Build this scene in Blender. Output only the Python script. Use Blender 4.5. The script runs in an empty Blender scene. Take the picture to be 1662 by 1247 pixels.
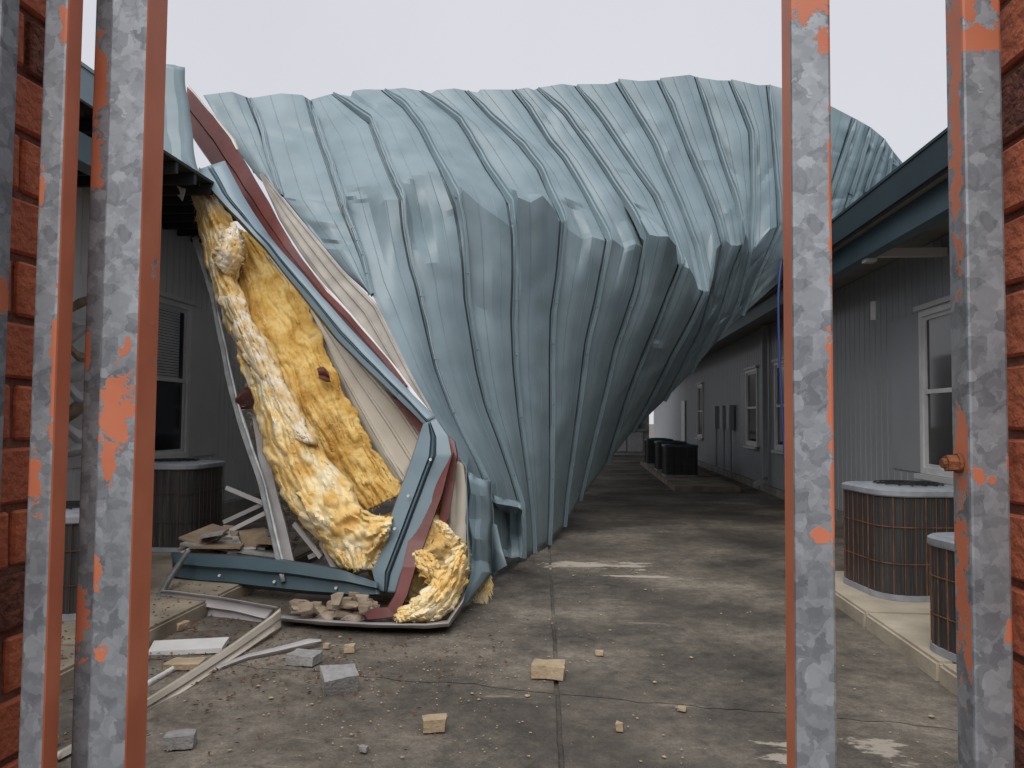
import bpy, bmesh, math, random
from mathutils import Vector, Matrix, noise
random.seed(7)
C = bpy.context.scene.collection
S = bpy.context.scene
# ---------------------------------------------------------------- camera
F = 1248.0
cam = bpy.data.cameras.new('camera'); camo = bpy.data.objects.new('camera', cam); C.objects.link(camo)
cam.sensor_width = 36; cam.lens = 36 * F / 1662; cam.clip_start = 0.05; cam.clip_end = 500
CP = Vector((0, 0, 1.55))
YAW, PITCH, ROLL = math.radians(5.25), math.radians(2.55), math.radians(0.5)
CM = Matrix.Rotation(YAW, 3, 'Z') @ Matrix.Rotation(math.pi/2 + PITCH, 3, 'X') @ Matrix.Rotation(ROLL, 3, 'Z')
camo.matrix_world = Matrix.Translation(CP) @ CM.to_4x4()
S.camera = camo
# ---------------------------------------------------------------- sky, sun, exposure
w = bpy.data.worlds.new('World'); S.world = w; w.use_nodes = True
nt = w.node_tree; bg = nt.nodes['Background']
sky = nt.nodes.new('ShaderNodeTexSky'); sky.sky_type = 'NISHITA'; sky.sun_disc = False
SUN_EL, SUN_AZ = math.radians(50), math.radians(190)
sky.sun_elevation = SUN_EL; sky.sun_rotation = SUN_AZ; sky.dust_density = 6
sc_ = nt.nodes.new('ShaderNodeVectorMath'); sc_.operation = 'SCALE'; sc_.inputs['Scale'].default_value = 0.08
mx = nt.nodes.new('ShaderNodeMix'); mx.data_type = 'RGBA'; mx.inputs['Factor'].default_value = 0.88
nt.links.new(sky.outputs[0], sc_.inputs[0]); nt.links.new(sc_.outputs[0], mx.inputs['A'])
mx.inputs['B'].default_value = (0.47, 0.47, 0.497, 1)          # closed cloud deck
cl = nt.nodes.new('ShaderNodeTexNoise'); cl.inputs['Scale'].default_value = 1.6; cl.inputs['Detail'].default_value = 4
ctc = nt.nodes.new('ShaderNodeTexCoord'); nt.links.new(ctc.outputs['Generated'], cl.inputs['Vector'])
cm = nt.nodes.new('ShaderNodeMapRange'); nt.links.new(cl.outputs['Fac'], cm.inputs[0]); cm.inputs[1].default_value = .3; cm.inputs[2].default_value = .7; cm.inputs[3].default_value = .95; cm.inputs[4].default_value = 1.05
cs = nt.nodes.new('ShaderNodeVectorMath'); cs.operation = 'SCALE'; nt.links.new(mx.outputs['Result'], cs.inputs[0]); nt.links.new(cm.outputs[0], cs.inputs['Scale'])
nt.links.new(cs.outputs[0], bg.inputs['Color']); bg.inputs['Strength'].default_value = 1.0
sl = bpy.data.lights.new('sun', 'SUN'); sl.energy = 1.5; sl.angle = math.radians(60); sl.color = (1, .97, .93)
so = bpy.data.objects.new('sun', sl); C.objects.link(so)
sd = Vector((math.sin(SUN_AZ)*math.cos(SUN_EL), math.cos(SUN_AZ)*math.cos(SUN_EL), math.sin(SUN_EL)))
so.rotation_euler = sd.to_track_quat('Z', 'Y').to_euler(); so.location = (0, -5, 12)
S.view_settings.view_transform = 'Standard'; S.view_settings.look = 'None'; S.view_settings.gamma = 1
S.view_settings.exposure = 0.66
# ---------------------------------------------------------------- helpers
def ray(px, py): return CM @ Vector(((px-831)/F, -(py-623.5)/F, -1))
def at(px, py, d): r = ray(px, py); return CP + r*(d/r.y)            # the point at distance d along the alley
def gz(px, py, z=0.0): r = ray(px, py); return CP + r*((z-CP.z)/r.z)
def lerp(a, b, t): return a + (b-a)*t
def fbm(p, o=4): return noise.fractal(p, 1.0, 2.0, o)
def mesh_obj(name, verts, faces, mat, parent=None, smooth=None, solid=0, mats=None, fmi=None):
    me = bpy.data.meshes.new(name); me.from_pydata([tuple(v) for v in verts], [], faces); me.update()
    o = bpy.data.objects.new(name, me); C.objects.link(o)
    for m in (mats or [mat]): me.materials.append(m)
    if fmi:
        for p, i in zip(me.polygons, fmi): p.material_index = i
    if smooth is not None:
        for p in me.polygons: p.use_smooth = True
        me.set_sharp_from_angle(angle=math.radians(smooth))
    if solid:
        md = o.modifiers.new('thickness', 'SOLIDIFY'); md.thickness = solid; md.offset = 0
    if parent: o.parent = parent
    return o
def tag(o, label=None, cat=None, group=None, kind=None):
    if label: o['label'] = label
    if cat: o['category'] = cat
    if group: o['group'] = group
    if kind: o['kind'] = kind
    return o
def thing(name, label, cat, loc=(0,0,0), group=None):
    o = bpy.data.objects.new(name, None); C.objects.link(o); o.location = loc; o.empty_display_size = .1
    return tag(o, label, cat, group)
class MB:
    def __init__(s): s.v = []; s.f = []; s.mi = []
    def quad_box(s, p, m=0):                       # eight corners: bottom four then top four
        b = len(s.v); s.v += [Vector(q) for q in p]
        for f in ((3,2,1,0),(4,5,6,7),(0,1,5,4),(1,2,6,5),(2,3,7,6),(3,0,4,7)): s.f.append(tuple(b+i for i in f)); s.mi.append(m)
    def box(s, x0, x1, y0, y1, z0, z1, m=0):
        s.quad_box([(x0,y0,z0),(x1,y0,z0),(x1,y1,z0),(x0,y1,z0),(x0,y0,z1),(x1,y0,z1),(x1,y1,z1),(x0,y1,z1)], m)
    def bar(s, a, b, r, n=6, m=0):
        a = Vector(a); b = Vector(b); t = (b-a).normalized(); u = t.orthogonal().normalized(); v = t.cross(u); k = len(s.v)
        for p in (a, b):
            for i in range(n): s.v.append(p + (u*math.cos(2*math.pi*i/n) + v*math.sin(2*math.pi*i/n))*r)
        for i in range(n): s.f.append((k+i, k+(i+1)%n, k+n+(i+1)%n, k+n+i)); s.mi.append(m)
        s.f.append(tuple(k+i for i in reversed(range(n)))); s.mi.append(m); s.f.append(tuple(k+n+i for i in range(n))); s.mi.append(m)
    def tube(s, pts, r, n=8):
        for a, b in zip(pts[:-1], pts[1:]): s.bar(a, b, r, n)
    def grid(s, rows, m=0):
        k = len(s.v); n = len(rows[0])
        for r in rows: s.v += r
        for i in range(len(rows)-1):
            for j in range(n-1): s.f.append((k+i*n+j, k+i*n+j+1, k+(i+1)*n+j+1, k+(i+1)*n+j)); s.mi.append(m)
    def build(s, name, mat, parent=None, smooth=None, solid=0, mats=None):
        return mesh_obj(name, s.v, s.f, mat, parent, smooth, solid, mats, s.mi if mats else None)
def copy_tree(o, parent=None):
    c = o.copy(); C.objects.link(c)
    if parent: c.parent = parent
    for ch in [x for x in bpy.data.objects if x.parent == o]: copy_tree(ch, c)
    return c
# ---------------------------------------------------------------- materials
def mat(name, c1, c2=None, rough=.6, scale=4, metal=0, bump=0, bscale=30, c3=None, detail=6, lo=.35, hi=.65, spec=.5, stretch=None):
    m = bpy.data.materials.new(name); m.use_nodes = True; n = m.node_tree.nodes; L = m.node_tree.links
    b = n['Principled BSDF']; b.inputs['Roughness'].default_value = rough; b.inputs['Metallic'].default_value = metal
    b.inputs['Specular IOR Level'].default_value = spec
    tc = n.new('ShaderNodeTexCoord'); src = tc.outputs['Object']
    if stretch:
        mp = n.new('ShaderNodeMapping'); mp.inputs['Scale'].default_value = stretch; L.new(src, mp.inputs[0]); src = mp.outputs[0]
    t = n.new('ShaderNodeTexNoise'); t.inputs['Scale'].default_value = scale; t.inputs['Detail'].default_value = detail; L.new(src, t.inputs['Vector'])
    r = n.new('ShaderNodeValToRGB'); L.new(t.outputs['Fac'], r.inputs[0])
    c2 = c2 or tuple(x*.8 for x in c1)
    r.color_ramp.elements[0].position = lo; r.color_ramp.elements[0].color = (*c2, 1)
    r.color_ramp.elements[1].position = hi; r.color_ramp.elements[1].color = (*c1, 1)
    if c3: e = r.color_ramp.elements.new(min(hi+.12, .98)); e.color = (*c3, 1)
    L.new(r.outputs[0], b.inputs['Base Color'])
    if bump:
        t2 = n.new('ShaderNodeTexNoise'); t2.inputs['Scale'].default_value = bscale; t2.inputs['Detail'].default_value = 5; L.new(src, t2.inputs['Vector'])
        bp = n.new('ShaderNodeBump'); bp.inputs['Strength'].default_value = bump; bp.inputs['Distance'].default_value = .02
        L.new(t2.outputs['Fac'], bp.inputs['Height']); L.new(bp.outputs[0], b.inputs['Normal'])
    return m
M = {}
M['blue'] = mat('blue_roof_paint', (.215,.285,.32), (.17,.232,.262), .40, 2.4, bump=.03, bscale=9, lo=.3, hi=.6, detail=9)
M['bluedark'] = mat('slate_blue_trim', (.07,.115,.14), (.055,.095,.115), .4, 2, bump=.08, bscale=4)
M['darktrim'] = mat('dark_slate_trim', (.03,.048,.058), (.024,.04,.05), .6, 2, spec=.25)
M['gutter'] = mat('blue_grey_trim', (.20,.275,.325), (.17,.24,.285), .36, 2, bump=.08, bscale=4)
M['maroon'] = mat('maroon_primer', (.17,.058,.052), (.12,.04,.037), .42, 3, bump=.1, bscale=20)
M['cream'] = mat('cream_liner', (.60,.56,.48), (.50,.46,.39), .5, 2.5, bump=.1, bscale=3)
M['greyliner'] = mat('grey_liner_back', (.42,.40,.36), (.30,.28,.25), .5, 4, bump=.1, bscale=5)
M['white'] = mat('white_paint', (.72,.72,.72), (.62,.62,.62), .45, 5)
M['greymetal'] = mat('grey_flashing', (.50,.49,.50), (.40,.39,.40), .42, 5, bump=.05, bscale=8)
M['strut'] = mat('galvanised_strut', (.36,.38,.39), (.24,.25,.26), .42, 9, metal=.35)
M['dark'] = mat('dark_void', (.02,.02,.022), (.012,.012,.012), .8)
M['soffit'] = mat('soffit_panel', (.30,.29,.27), (.24,.23,.21), .7, 3)
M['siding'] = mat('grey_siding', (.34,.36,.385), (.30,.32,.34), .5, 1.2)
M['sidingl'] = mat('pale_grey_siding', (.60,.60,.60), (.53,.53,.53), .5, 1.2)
M['found'] = mat('foundation', (.36,.34,.30), (.2,.19,.17), .9, 3, bump=.3)
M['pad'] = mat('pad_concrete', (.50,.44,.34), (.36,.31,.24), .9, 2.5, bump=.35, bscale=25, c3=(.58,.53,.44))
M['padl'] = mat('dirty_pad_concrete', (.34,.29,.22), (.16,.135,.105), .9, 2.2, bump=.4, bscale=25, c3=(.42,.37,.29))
M['lid'] = mat('condenser_lid', (.34,.365,.40), (.24,.26,.29), .5, 9, bump=.1)
M['coil'] = mat('coil_fins', (.062,.061,.06), (.028,.028,.028), .4, 55, bump=.6, bscale=90, c3=(.15,.148,.145), stretch=(1,1,.03))
M['rustwire'] = mat('rusty_wire', (.26,.105,.045), (.12,.055,.03), .75, 12)
M['dullwire'] = mat('dull_wire', (.10,.06,.04), (.05,.03,.025), .7, 6, c3=(.30,.12,.05))
M['rust'] = mat('rusty_bolt', (.24,.085,.03), (.12,.045,.02), .75, 40, bump=.4, bscale=90, c3=(.38,.35,.32))
M['brick'] = mat('red_brick', (.60,.18,.085), (.44,.115,.055), .85, 14, bump=.5, bscale=60)
M['brick2'] = mat('brown_brick', (.26,.09,.055), (.12,.04,.03), .9, 40, bump=.9, bscale=70)
M['mortar'] = mat('mortar', (.25,.12,.08), (.15,.06,.04), .95, 18, bump=.6, bscale=60)
M['tan'] = mat('tan_masonry', (.50,.40,.27), (.36,.28,.18), .9, 9, bump=.6, bscale=30)
M['rubble'] = mat('tan_rubble', (.34,.27,.20), (.22,.17,.12), .95, 9, bump=.7, bscale=30)
M['tan2'] = mat('pale_rubble', (.40,.34,.27), (.28,.23,.17), .95, 9, bump=.7, bscale=30)
M['block'] = mat('grey_block', (.36,.36,.36), (.27,.27,.27), .95, 20, bump=.5, bscale=60)
M['board'] = mat('brown_board', (.33,.25,.17), (.22,.16,.10), .85, 5, bump=.3)
M['leaf'] = mat('dead_leaf', (.20,.10,.05), (.09,.045,.025), .8, 20)
M['blind'] = mat('blind_slats', (.55,.56,.57), (.45,.46,.47), .5)
M['bluecable'] = mat('blue_cable', (.02,.05,.20), (.02,.04,.16), .4)
def glass():
    m = bpy.data.materials.new('window_glass'); m.use_nodes = True; b = m.node_tree.nodes['Principled BSDF']
    b.inputs['Base Color'].default_value = (.015,.018,.02,1); b.inputs['Roughness'].default_value = .06; return m
M['glass'] = glass()
def insul(name, pale, mid, deep, sc):
    m = mat(name, mid, deep, .95, sc, bump=.5, bscale=90, c3=pale, detail=9, lo=.34, hi=.5, spec=.1)
    b = m.node_tree.nodes['Principled BSDF']; b.inputs['Subsurface Weight'].default_value = .15; b.inputs['Subsurface Radius'].default_value = (.05,.03,.01)
    return m
M['ins'] = insul('yellow_glass_wool', (.90,.80,.56), (.86,.66,.31), (.72,.44,.13), 4.5)
M['ins2'] = insul('shaded_ochre_wool', (.78,.57,.23), (.66,.43,.13), (.50,.28,.07), 4)  # deeper tone of the same wool, shade of the inner layers put into the colour
M['paper'] = insul('cream_facing', (.88,.80,.66), (.82,.68,.44), (.70,.48,.20), 8)
# concrete yard
def concrete():
    m = bpy.data.materials.new('yard_concrete'); m.use_nodes = True; n = m.node_tree.nodes; L = m.node_tree.links; b = n['Principled BSDF']
    g = n.new('ShaderNodeNewGeometry')
    def nz(s, d=8, ro=.6, st=None):
        t = n.new('ShaderNodeTexNoise'); t.inputs['Scale'].default_value = s; t.inputs['Detail'].default_value = d; t.inputs['Roughness'].default_value = ro
        src = g.outputs['Position']
        if st: mp = n.new('ShaderNodeMapping'); mp.inputs['Scale'].default_value = st; L.new(src, mp.inputs[0]); src = mp.outputs[0]
        L.new(src, t.inputs['Vector']); return t.outputs['Fac']
    def ramp(f, *st):
        r = n.new('ShaderNodeValToRGB'); L.new(f, r.inputs[0]); e = r.color_ramp.elements
        for i, (p, c) in enumerate(st):
            x = e[i] if i < 2 else e.new(p); x.position = p; x.color = (*c, 1)
        return r.outputs[0]
    def mix(fac, a, bb, mode='MIX'):
        x = n.new('ShaderNodeMix'); x.data_type = 'RGBA'; x.blend_type = mode
        if isinstance(fac, float): x.inputs['Factor'].default_value = fac
        else: L.new(fac, x.inputs['Factor'])
        L.new(a, x.inputs['A'])
        if isinstance(bb, tuple): x.inputs['B'].default_value = (*bb, 1)
        else: L.new(bb, x.inputs['B'])
        return x.outputs['Result']
    base = ramp(nz(.75, 9, .62), (.34,(.065,.061,.056)), (.66,(.33,.308,.27)), (.5,(.17,.157,.138)))
    base = mix(.75, base, ramp(nz(9, 9, .8), (.32,(.25,.235,.22)), (.68,(1.25,1.2,1.12))), 'MULTIPLY')
    base = mix(.6, base, ramp(nz(70, 4, .8), (.3,(.35,.33,.31)), (.7,(1.35,1.3,1.25))), 'MULTIPLY')
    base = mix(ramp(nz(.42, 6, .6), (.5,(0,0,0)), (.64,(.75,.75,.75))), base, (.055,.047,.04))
    sp = ramp(nz(26, 5, .7), (.67,(0,0,0)), (.73,(.8,.8,.8)))
    base = mix(sp, base, (.30,.26,.20))
    # pale lime and paint scuffs, streaked across the alley
    st = ramp(nz(1.5, 9, .7, (.55,2.4,1)), (.62,(0,0,0)), (.72,(.75,.75,.75)))
    base = mix(st, base, (.40,.36,.30))
    sx = n.new('ShaderNodeSeparateXYZ'); L.new(g.outputs['Position'], sx.inputs[0])
    def near(x0, y0, rx, ry):
        q = n.new('ShaderNodeVectorMath'); q.operation = 'SUBTRACT'; L.new(g.outputs['Position'], q.inputs[0]); q.inputs[1].default_value = (x0,y0,0)
        q2 = n.new('ShaderNodeVectorMath'); q2.operation = 'MULTIPLY'; L.new(q.outputs[0], q2.inputs[0]); q2.inputs[1].default_value = (1/rx,1/ry,0)
        l = n.new('ShaderNodeVectorMath'); l.operation = 'LENGTH'; L.new(q2.outputs[0], l.inputs[0])
        a = n.new('ShaderNodeMath'); a.operation = 'MULTIPLY_ADD'; L.new(nz(3.2, 9, .75, (.7,1.7,1)), a.inputs[0]); a.inputs[1].default_value = 4.2; a.inputs[2].default_value = -2.1
        s = n.new('ShaderNodeMath'); s.operation = 'ADD'; L.new(a.outputs[0], s.inputs[0]); L.new(l.outputs['Value'], s.inputs[1])
        return ramp(s.outputs[0], (.45,(1,1,1)), (.62,(0,0,0)))
    for x0, y0, rx, ry in ((.12,8.35,.75,.33),(.5,7.8,.8,.07),(1.02,3.72,.22,.38),(1.45,3.85,.2,.2)):
        base = mix(near(x0,y0,rx,ry), base, (.42,.38,.32))
    L.new(base, b.inputs['Base Color'])
    rr = ramp(nz(.6, 4), (.4,(.55,.55,.55)), (.6,(.9,.9,.9))); L.new(rr, b.inputs['Roughness'])
    bp = n.new('ShaderNodeBump'); bp.inputs['Strength'].default_value = .45; bp.inputs['Distance'].default_value = .012; L.new(nz(45, 6, .7), bp.inputs['Height']); L.new(bp.outputs[0], b.inputs['Normal'])
    return m
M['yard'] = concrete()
# galvanised steel with flaking red-oxide paint; thr: how much paint holds, patches: (x, z, rx, rz) ellipses of paint in the bar's own space
def galv(name, thr, patches=(), axis=0):
    m = bpy.data.materials.new(name); m.use_nodes = True; n = m.node_tree.nodes; L = m.node_tree.links; b = n['Principled BSDF']
    tc = n.new('ShaderNodeTexCoord'); ob = tc.outputs['Object']
    def math_(op, a, bb):
        x = n.new('ShaderNodeMath'); x.operation = op
        for i, v in enumerate((a, bb)):
            if isinstance(v, (int, float)): x.inputs[i].default_value = v
            else: L.new(v, x.inputs[i])
        return x.outputs[0]
    dn = n.new('ShaderNodeTexNoise'); dn.inputs['Scale'].default_value = 60; dn.inputs['Detail'].default_value = 3; L.new(ob, dn.inputs['Vector'])
    dv = n.new('ShaderNodeMix'); dv.data_type = 'RGBA'; dv.blend_type = 'LINEAR_LIGHT'; dv.inputs['Factor'].default_value = .012; L.new(ob, dv.inputs['A']); L.new(dn.outputs['Color'], dv.inputs['B'])
    cols = []
    for s in (48, 95):
        v = n.new('ShaderNodeTexVoronoi'); v.inputs['Scale'].default_value = s; L.new(dv.outputs['Result'], v.inputs['Vector'])
        sp = n.new('ShaderNodeSeparateColor'); L.new(v.outputs['Color'], sp.inputs[0]); cols.append(sp.outputs[0])
    k = math_('ADD', math_('MULTIPLY', cols[0], .65), math_('MULTIPLY', cols[1], .35))
    ln = n.new('ShaderNodeTexNoise'); ln.inputs['Scale'].default_value = 7; ln.inputs['Detail'].default_value = 4; L.new(ob, ln.inputs['Vector'])
    k = math_('ADD', math_('MULTIPLY', k, .6), math_('MULTIPLY', ln.outputs['Fac'], .55))
    r = n.new('ShaderNodeValToRGB'); L.new(k, r.inputs[0]); e = r.color_ramp.elements
    e[0].position = .25; e[0].color = (.13,.145,.165,1); e[1].position = .95; e[1].color = (.37,.405,.44,1); x = e.new(.55); x.color = (.22,.242,.268,1)
    # paint mask
    pn = n.new('ShaderNodeTexNoise'); pn.inputs['Scale'].default_value = 9; pn.inputs['Detail'].default_value = 7; pn.inputs['Roughness'].default_value = .62; L.new(ob, pn.inputs['Vector'])
    fn = n.new('ShaderNodeTexNoise'); fn.inputs['Scale'].default_value = 42; fn.inputs['Detail'].default_value = 8; fn.inputs['Roughness'].default_value = .68; L.new(ob, fn.inputs['Vector'])
    f = math_('SUBTRACT', math_('ADD', math_('MULTIPLY', pn.outputs['Fac'], .6), math_('MULTIPLY', fn.outputs['Fac'], .4)), 1-thr)
    wob = math_('ADD', math_('MULTIPLY', math_('SUBTRACT', fn.outputs['Fac'], .5), 5.0), math_('MULTIPLY', math_('SUBTRACT', pn.outputs['Fac'], .5), 1.5))
    for (px, pz, rx, rz) in patches:
        q = n.new('ShaderNodeVectorMath'); q.operation = 'SUBTRACT'; L.new(ob, q.inputs[0]); q.inputs[1].default_value = (px, 0, pz) if axis == 0 else (0, px, pz)
        q2 = n.new('ShaderNodeVectorMath'); q2.operation = 'MULTIPLY'; L.new(q.outputs[0], q2.inputs[0]); q2.inputs[1].default_value = (1/rx, 0, 1/rz) if axis == 0 else (0, 1/rx, 1/rz)
        l = n.new('ShaderNodeVectorMath'); l.operation = 'LENGTH'; L.new(q2.outputs[0], l.inputs[0])
        f = math_('MAXIMUM', f, math_('MULTIPLY', math_('ADD', math_('SUBTRACT', 1, l.outputs['Value']), wob), .2))
    mk = n.new('ShaderNodeMapRange'); L.new(f, mk.inputs[0]); mk.inputs[1].default_value = -.004; mk.inputs[2].default_value = .004
    edge = n.new('ShaderNodeMapRange'); L.new(math_('ABSOLUTE', f, 0), edge.inputs[0]); edge.inputs[1].default_value = .004; edge.inputs[2].default_value = .012; edge.inputs[3].default_value = .55; edge.inputs[4].default_value = 0
    pc = n.new('ShaderNodeValToRGB'); L.new(ln.outputs['Fac'], pc.inputs[0]); pc.color_ramp.elements[0].color = (.46,.135,.065,1); pc.color_ramp.elements[1].color = (.57,.19,.10,1)
    pc.color_ramp.elements[0].position = .35; pc.color_ramp.elements[1].position = .65
    mm = n.new('ShaderNodeMix'); mm.data_type = 'RGBA'; L.new(mk.outputs[0], mm.inputs['Factor']); L.new(r.outputs[0], mm.inputs['A']); L.new(pc.outputs[0], mm.inputs['B'])
    m2 = n.new('ShaderNodeMix'); m2.data_type = 'RGBA'; L.new(edge.outputs[0], m2.inputs['Factor']); L.new(mm.outputs['Result'], m2.inputs['A']); m2.inputs['B'].default_value = (.42,.40,.38,1)
    L.new(m2.outputs['Result'], b.inputs['Base Color'])
    me = math_('MULTIPLY', math_('SUBTRACT', 1, mk.outputs[0]), .35); L.new(me, b.inputs['Metallic'])
    b.inputs['Roughness'].default_value = .5
    bp = n.new('ShaderNodeBump'); bp.inputs['Strength'].default_value = .6; bp.inputs['Distance'].default_value = .0012; L.new(mk.outputs[0], bp.inputs['Height']); L.new(bp.outputs[0], b.inputs['Normal'])
    return m
# ---------------------------------------------------------------- ground: base sheet and cast slabs with open joints
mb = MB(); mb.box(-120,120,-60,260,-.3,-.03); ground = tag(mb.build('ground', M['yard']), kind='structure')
def crack_y(x): return 4.42 - .13*x + .05*fbm(Vector((x*2.3,3,1))) + .02*fbm(Vector((x*9,1,5)))
def joint_x(y): return -.08 - .052*(y-3.4) + .006*fbm(Vector((y*4,0,0)))
def slab(x0f, x1f, y0f, y1f, name, nx=150, ny=60):
    rows = []
    for i in range(ny+1):
        row = []
        for j in range(nx+1):
            u, v = j/nx, i/ny
            y = lerp(0, 1, v); xa = 0
            # two passes settle x and y of the warped rectangle
            X = lerp(x0f(5), x1f(5), u)
            for _ in range(3):
                Y = lerp(y0f(X), y1f(X), v); X = lerp(x0f(Y), x1f(Y), u)
            row.append(Vector((X, Y, .006*fbm(Vector((X*.7,Y*.7,2))) - .008)))
        rows.append(row)
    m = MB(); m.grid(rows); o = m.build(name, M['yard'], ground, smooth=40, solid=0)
    return o
g = .014
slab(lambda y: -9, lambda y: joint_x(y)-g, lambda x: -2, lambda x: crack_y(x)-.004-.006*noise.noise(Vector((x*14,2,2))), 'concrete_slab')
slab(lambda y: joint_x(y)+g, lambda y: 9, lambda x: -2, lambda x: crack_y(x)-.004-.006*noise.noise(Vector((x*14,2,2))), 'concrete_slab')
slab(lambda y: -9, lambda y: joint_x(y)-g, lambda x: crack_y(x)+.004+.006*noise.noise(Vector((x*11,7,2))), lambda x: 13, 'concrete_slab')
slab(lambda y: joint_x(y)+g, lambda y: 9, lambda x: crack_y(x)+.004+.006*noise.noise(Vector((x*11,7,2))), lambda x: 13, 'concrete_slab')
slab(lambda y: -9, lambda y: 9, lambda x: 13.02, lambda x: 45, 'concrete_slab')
# equipment pads (kerbed)
def pad(x0, x1, ys, label, mk='pad'):
    t = thing('equipment_pad', label, 'concrete pad', (0,0,0))
    for a, b in zip(ys[:-1], ys[1:]):
        bm = bmesh.new(); bmesh.ops.create_cube(bm, size=1)
        for v in bm.verts: v.co = Vector((lerp(x0,x1,v.co.x+.5), lerp(a+.006,b-.006,v.co.y+.5), lerp(-.06,.11,v.co.z+.5)))
        bmesh.ops.bevel(bm, geom=bm.edges[:], offset=.018, segments=2, affect='EDGES')
        me = bpy.data.meshes.new('pad_section'); bm.to_mesh(me); bm.free(); me.materials.append(M[mk]); o = bpy.data.objects.new('pad_section', me); C.objects.link(o); o.parent = t
pad(2.13, 3.93, [2.2,3.7,4.9,6.1,7.75], 'pale concrete pad with kerb edge along the right-hand grey wall')
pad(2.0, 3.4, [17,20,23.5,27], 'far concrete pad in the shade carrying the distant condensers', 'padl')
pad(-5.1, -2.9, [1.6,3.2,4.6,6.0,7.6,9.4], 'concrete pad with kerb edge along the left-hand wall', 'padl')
# ---------------------------------------------------------------- buildings
def siding_mesh(pitch, n, h, name, groove=.03, dep=.018):
    vs = []; f = []
    prof = []
    for i in range(n): prof += [(i*pitch,0),(i*pitch+pitch-groove,0),(i*pitch+pitch-groove*.75,dep),(i*pitch+pitch-groove*.25,dep)]
    prof.append((n*pitch,0))
    for z in (0, h):
        for y, x in prof: vs.append((x, y, z))
    k = len(prof)
    for i in range(k-1): f.append((i, i+1, k+i+1, k+i))
    me = bpy.data.meshes.new(name); me.from_pydata(vs, [], f); me.update(); return me
def window(parent, X, y0, y1, z0, z1, sgn, blind=0.0):
    # sgn: +1 for a wall seen from smaller x
    t = .07
    def bx(x0, x1, *a): return (min(X-sgn*x0, X-sgn*x1), max(X-sgn*x0, X-sgn*x1), *a)
    m = MB()
    m.box(*bx(-.02,.05,y0,y0+t,z0,z1)); m.box(*bx(-.02,.05,y1-t,y1,z0,z1)); m.box(*bx(-.02,.05,y0+t,y1-t,z1-t,z1)); m.box(*bx(-.02,.05,y0+t,y1-t,z0,z0+t))
    wn = m.build('window', M['white'], parent)
    zm = (z0+z1)/2
    m = MB(); s = .045
    for a, b, off in ((z0+t, zm+.02, .0), (zm-.02, z1-t, -.012)):
        m.box(*bx(-.01+off,.03+off,y0+t,y0+t+s,a,b)); m.box(*bx(-.01+off,.03+off,y1-t-s,y1-t,a,b)); m.box(*bx(-.01+off,.028+off,y0+t+s,y1-t-s,a,a+s)); m.box(*bx(-.01+off,.028+off,y0+t+s,y1-t-s,b-s,b))
    m.build('sash', M['white'], wn)
    for a, b in ((z0+t+s, zm-.02), (zm+.02, z1-t-s)):
        m = MB(); m.box(*bx(-.004,.004,y0+t+s+.002,y1-t-s-.002,a+.002,b-.002)); m.build('pane', M['glass'], wn)
    m = MB(); m.box(*bx(.052,.11,y0-.04,y1+.04,z0-.06,z0-.004)); m.build('sill', M['sidingl'], wn)
    m = MB(); m.box(*bx(.052,.09,y0-.05,y1+.05,z1+.004,z1+.06)); m.build('head_trim', M['sidingl'], wn)
    if blind:
        m = MB(); k = int((z1-z0-t*2)*blind/.035)
        for i in range(k):
            z = z1-t-s-.03-i*.035; m.box(*bx(.006,.012,y0+t+s+.01,y1-t-s-.12,z,z+.027))
        m.build('blind', M['blind'], wn)
    return wn
def wall_run(parent, X, y0, y1, z0, z1, me, wid, sgn, matk, holes=()):
    y = y0
    me.materials.append(M[matk])
    while y < y1-.01:
        spans = [(z0, z1)]
        for a, b, c, d in holes:
            if y+wid > a+.001 and y < b-.001: spans = [(z0, c), (d, z1)]
        for a, b in spans:
            o = bpy.data.objects.new('siding_panel', me); C.objects.link(o); o.parent = parent
            o.location = (X, y, a); o.scale = (sgn, 1, (b-a)/3.0)
        y += wid
R_X, R_E, R_H = 4.0, 2.9, 3.87
right = thing('metal_building', 'grey ribbed metal building with deep dark eave along the right side', 'building', (0,0,0))
RW = [(7.45,9.45,.95,2.85)] + [(15.15,16.35,.95,2.75),(17.95,19.15,.95,2.75),(25.95,27.15,.95,2.75)]
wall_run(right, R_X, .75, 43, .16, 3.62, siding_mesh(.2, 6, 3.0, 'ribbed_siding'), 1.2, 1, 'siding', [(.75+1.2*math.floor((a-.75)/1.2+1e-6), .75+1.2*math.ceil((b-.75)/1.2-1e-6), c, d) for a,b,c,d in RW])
for i, (a, b, c, d) in enumerate(RW):
    ya = .75+1.2*math.floor((a-.75)/1.2+1e-6); yb = .75+1.2*math.ceil((b-.75)/1.2-1e-6)
    for p0, p1 in ((ya, a-.002), (b+.002, yb)):          # flat infill panels beside the window
        if p1-p0 > .02: m = MB(); m.box(R_X-.012,R_X+.03,p0,p1,c,d); m.build('jamb_panel', M['siding'], right)
    window(right, R_X, a, b, c, d, 1)
m = MB(); m.box(R_X+.05,R_X+.3,.5,43.2,-.05,3.7); m.build('wall_core', M['dark'], right)
m = MB(); m.box(R_X-.04,R_X+.05,.5,43.2,-.05,.15); m.build('foundation', M['found'], right)
m = MB(); m.box(R_E+.12,R_X+.3,.5,43.2,3.63,3.66); m.build('soffit', M['soffit'], right)
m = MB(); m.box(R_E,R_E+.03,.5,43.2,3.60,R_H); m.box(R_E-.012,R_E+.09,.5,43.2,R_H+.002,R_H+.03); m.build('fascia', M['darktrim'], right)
m = MB(); m.box(R_E+.18,R_E+.32,.5,43.2,3.36,3.62); m.build('eave_beam', M['bluedark'], right)
m = MB()
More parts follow.
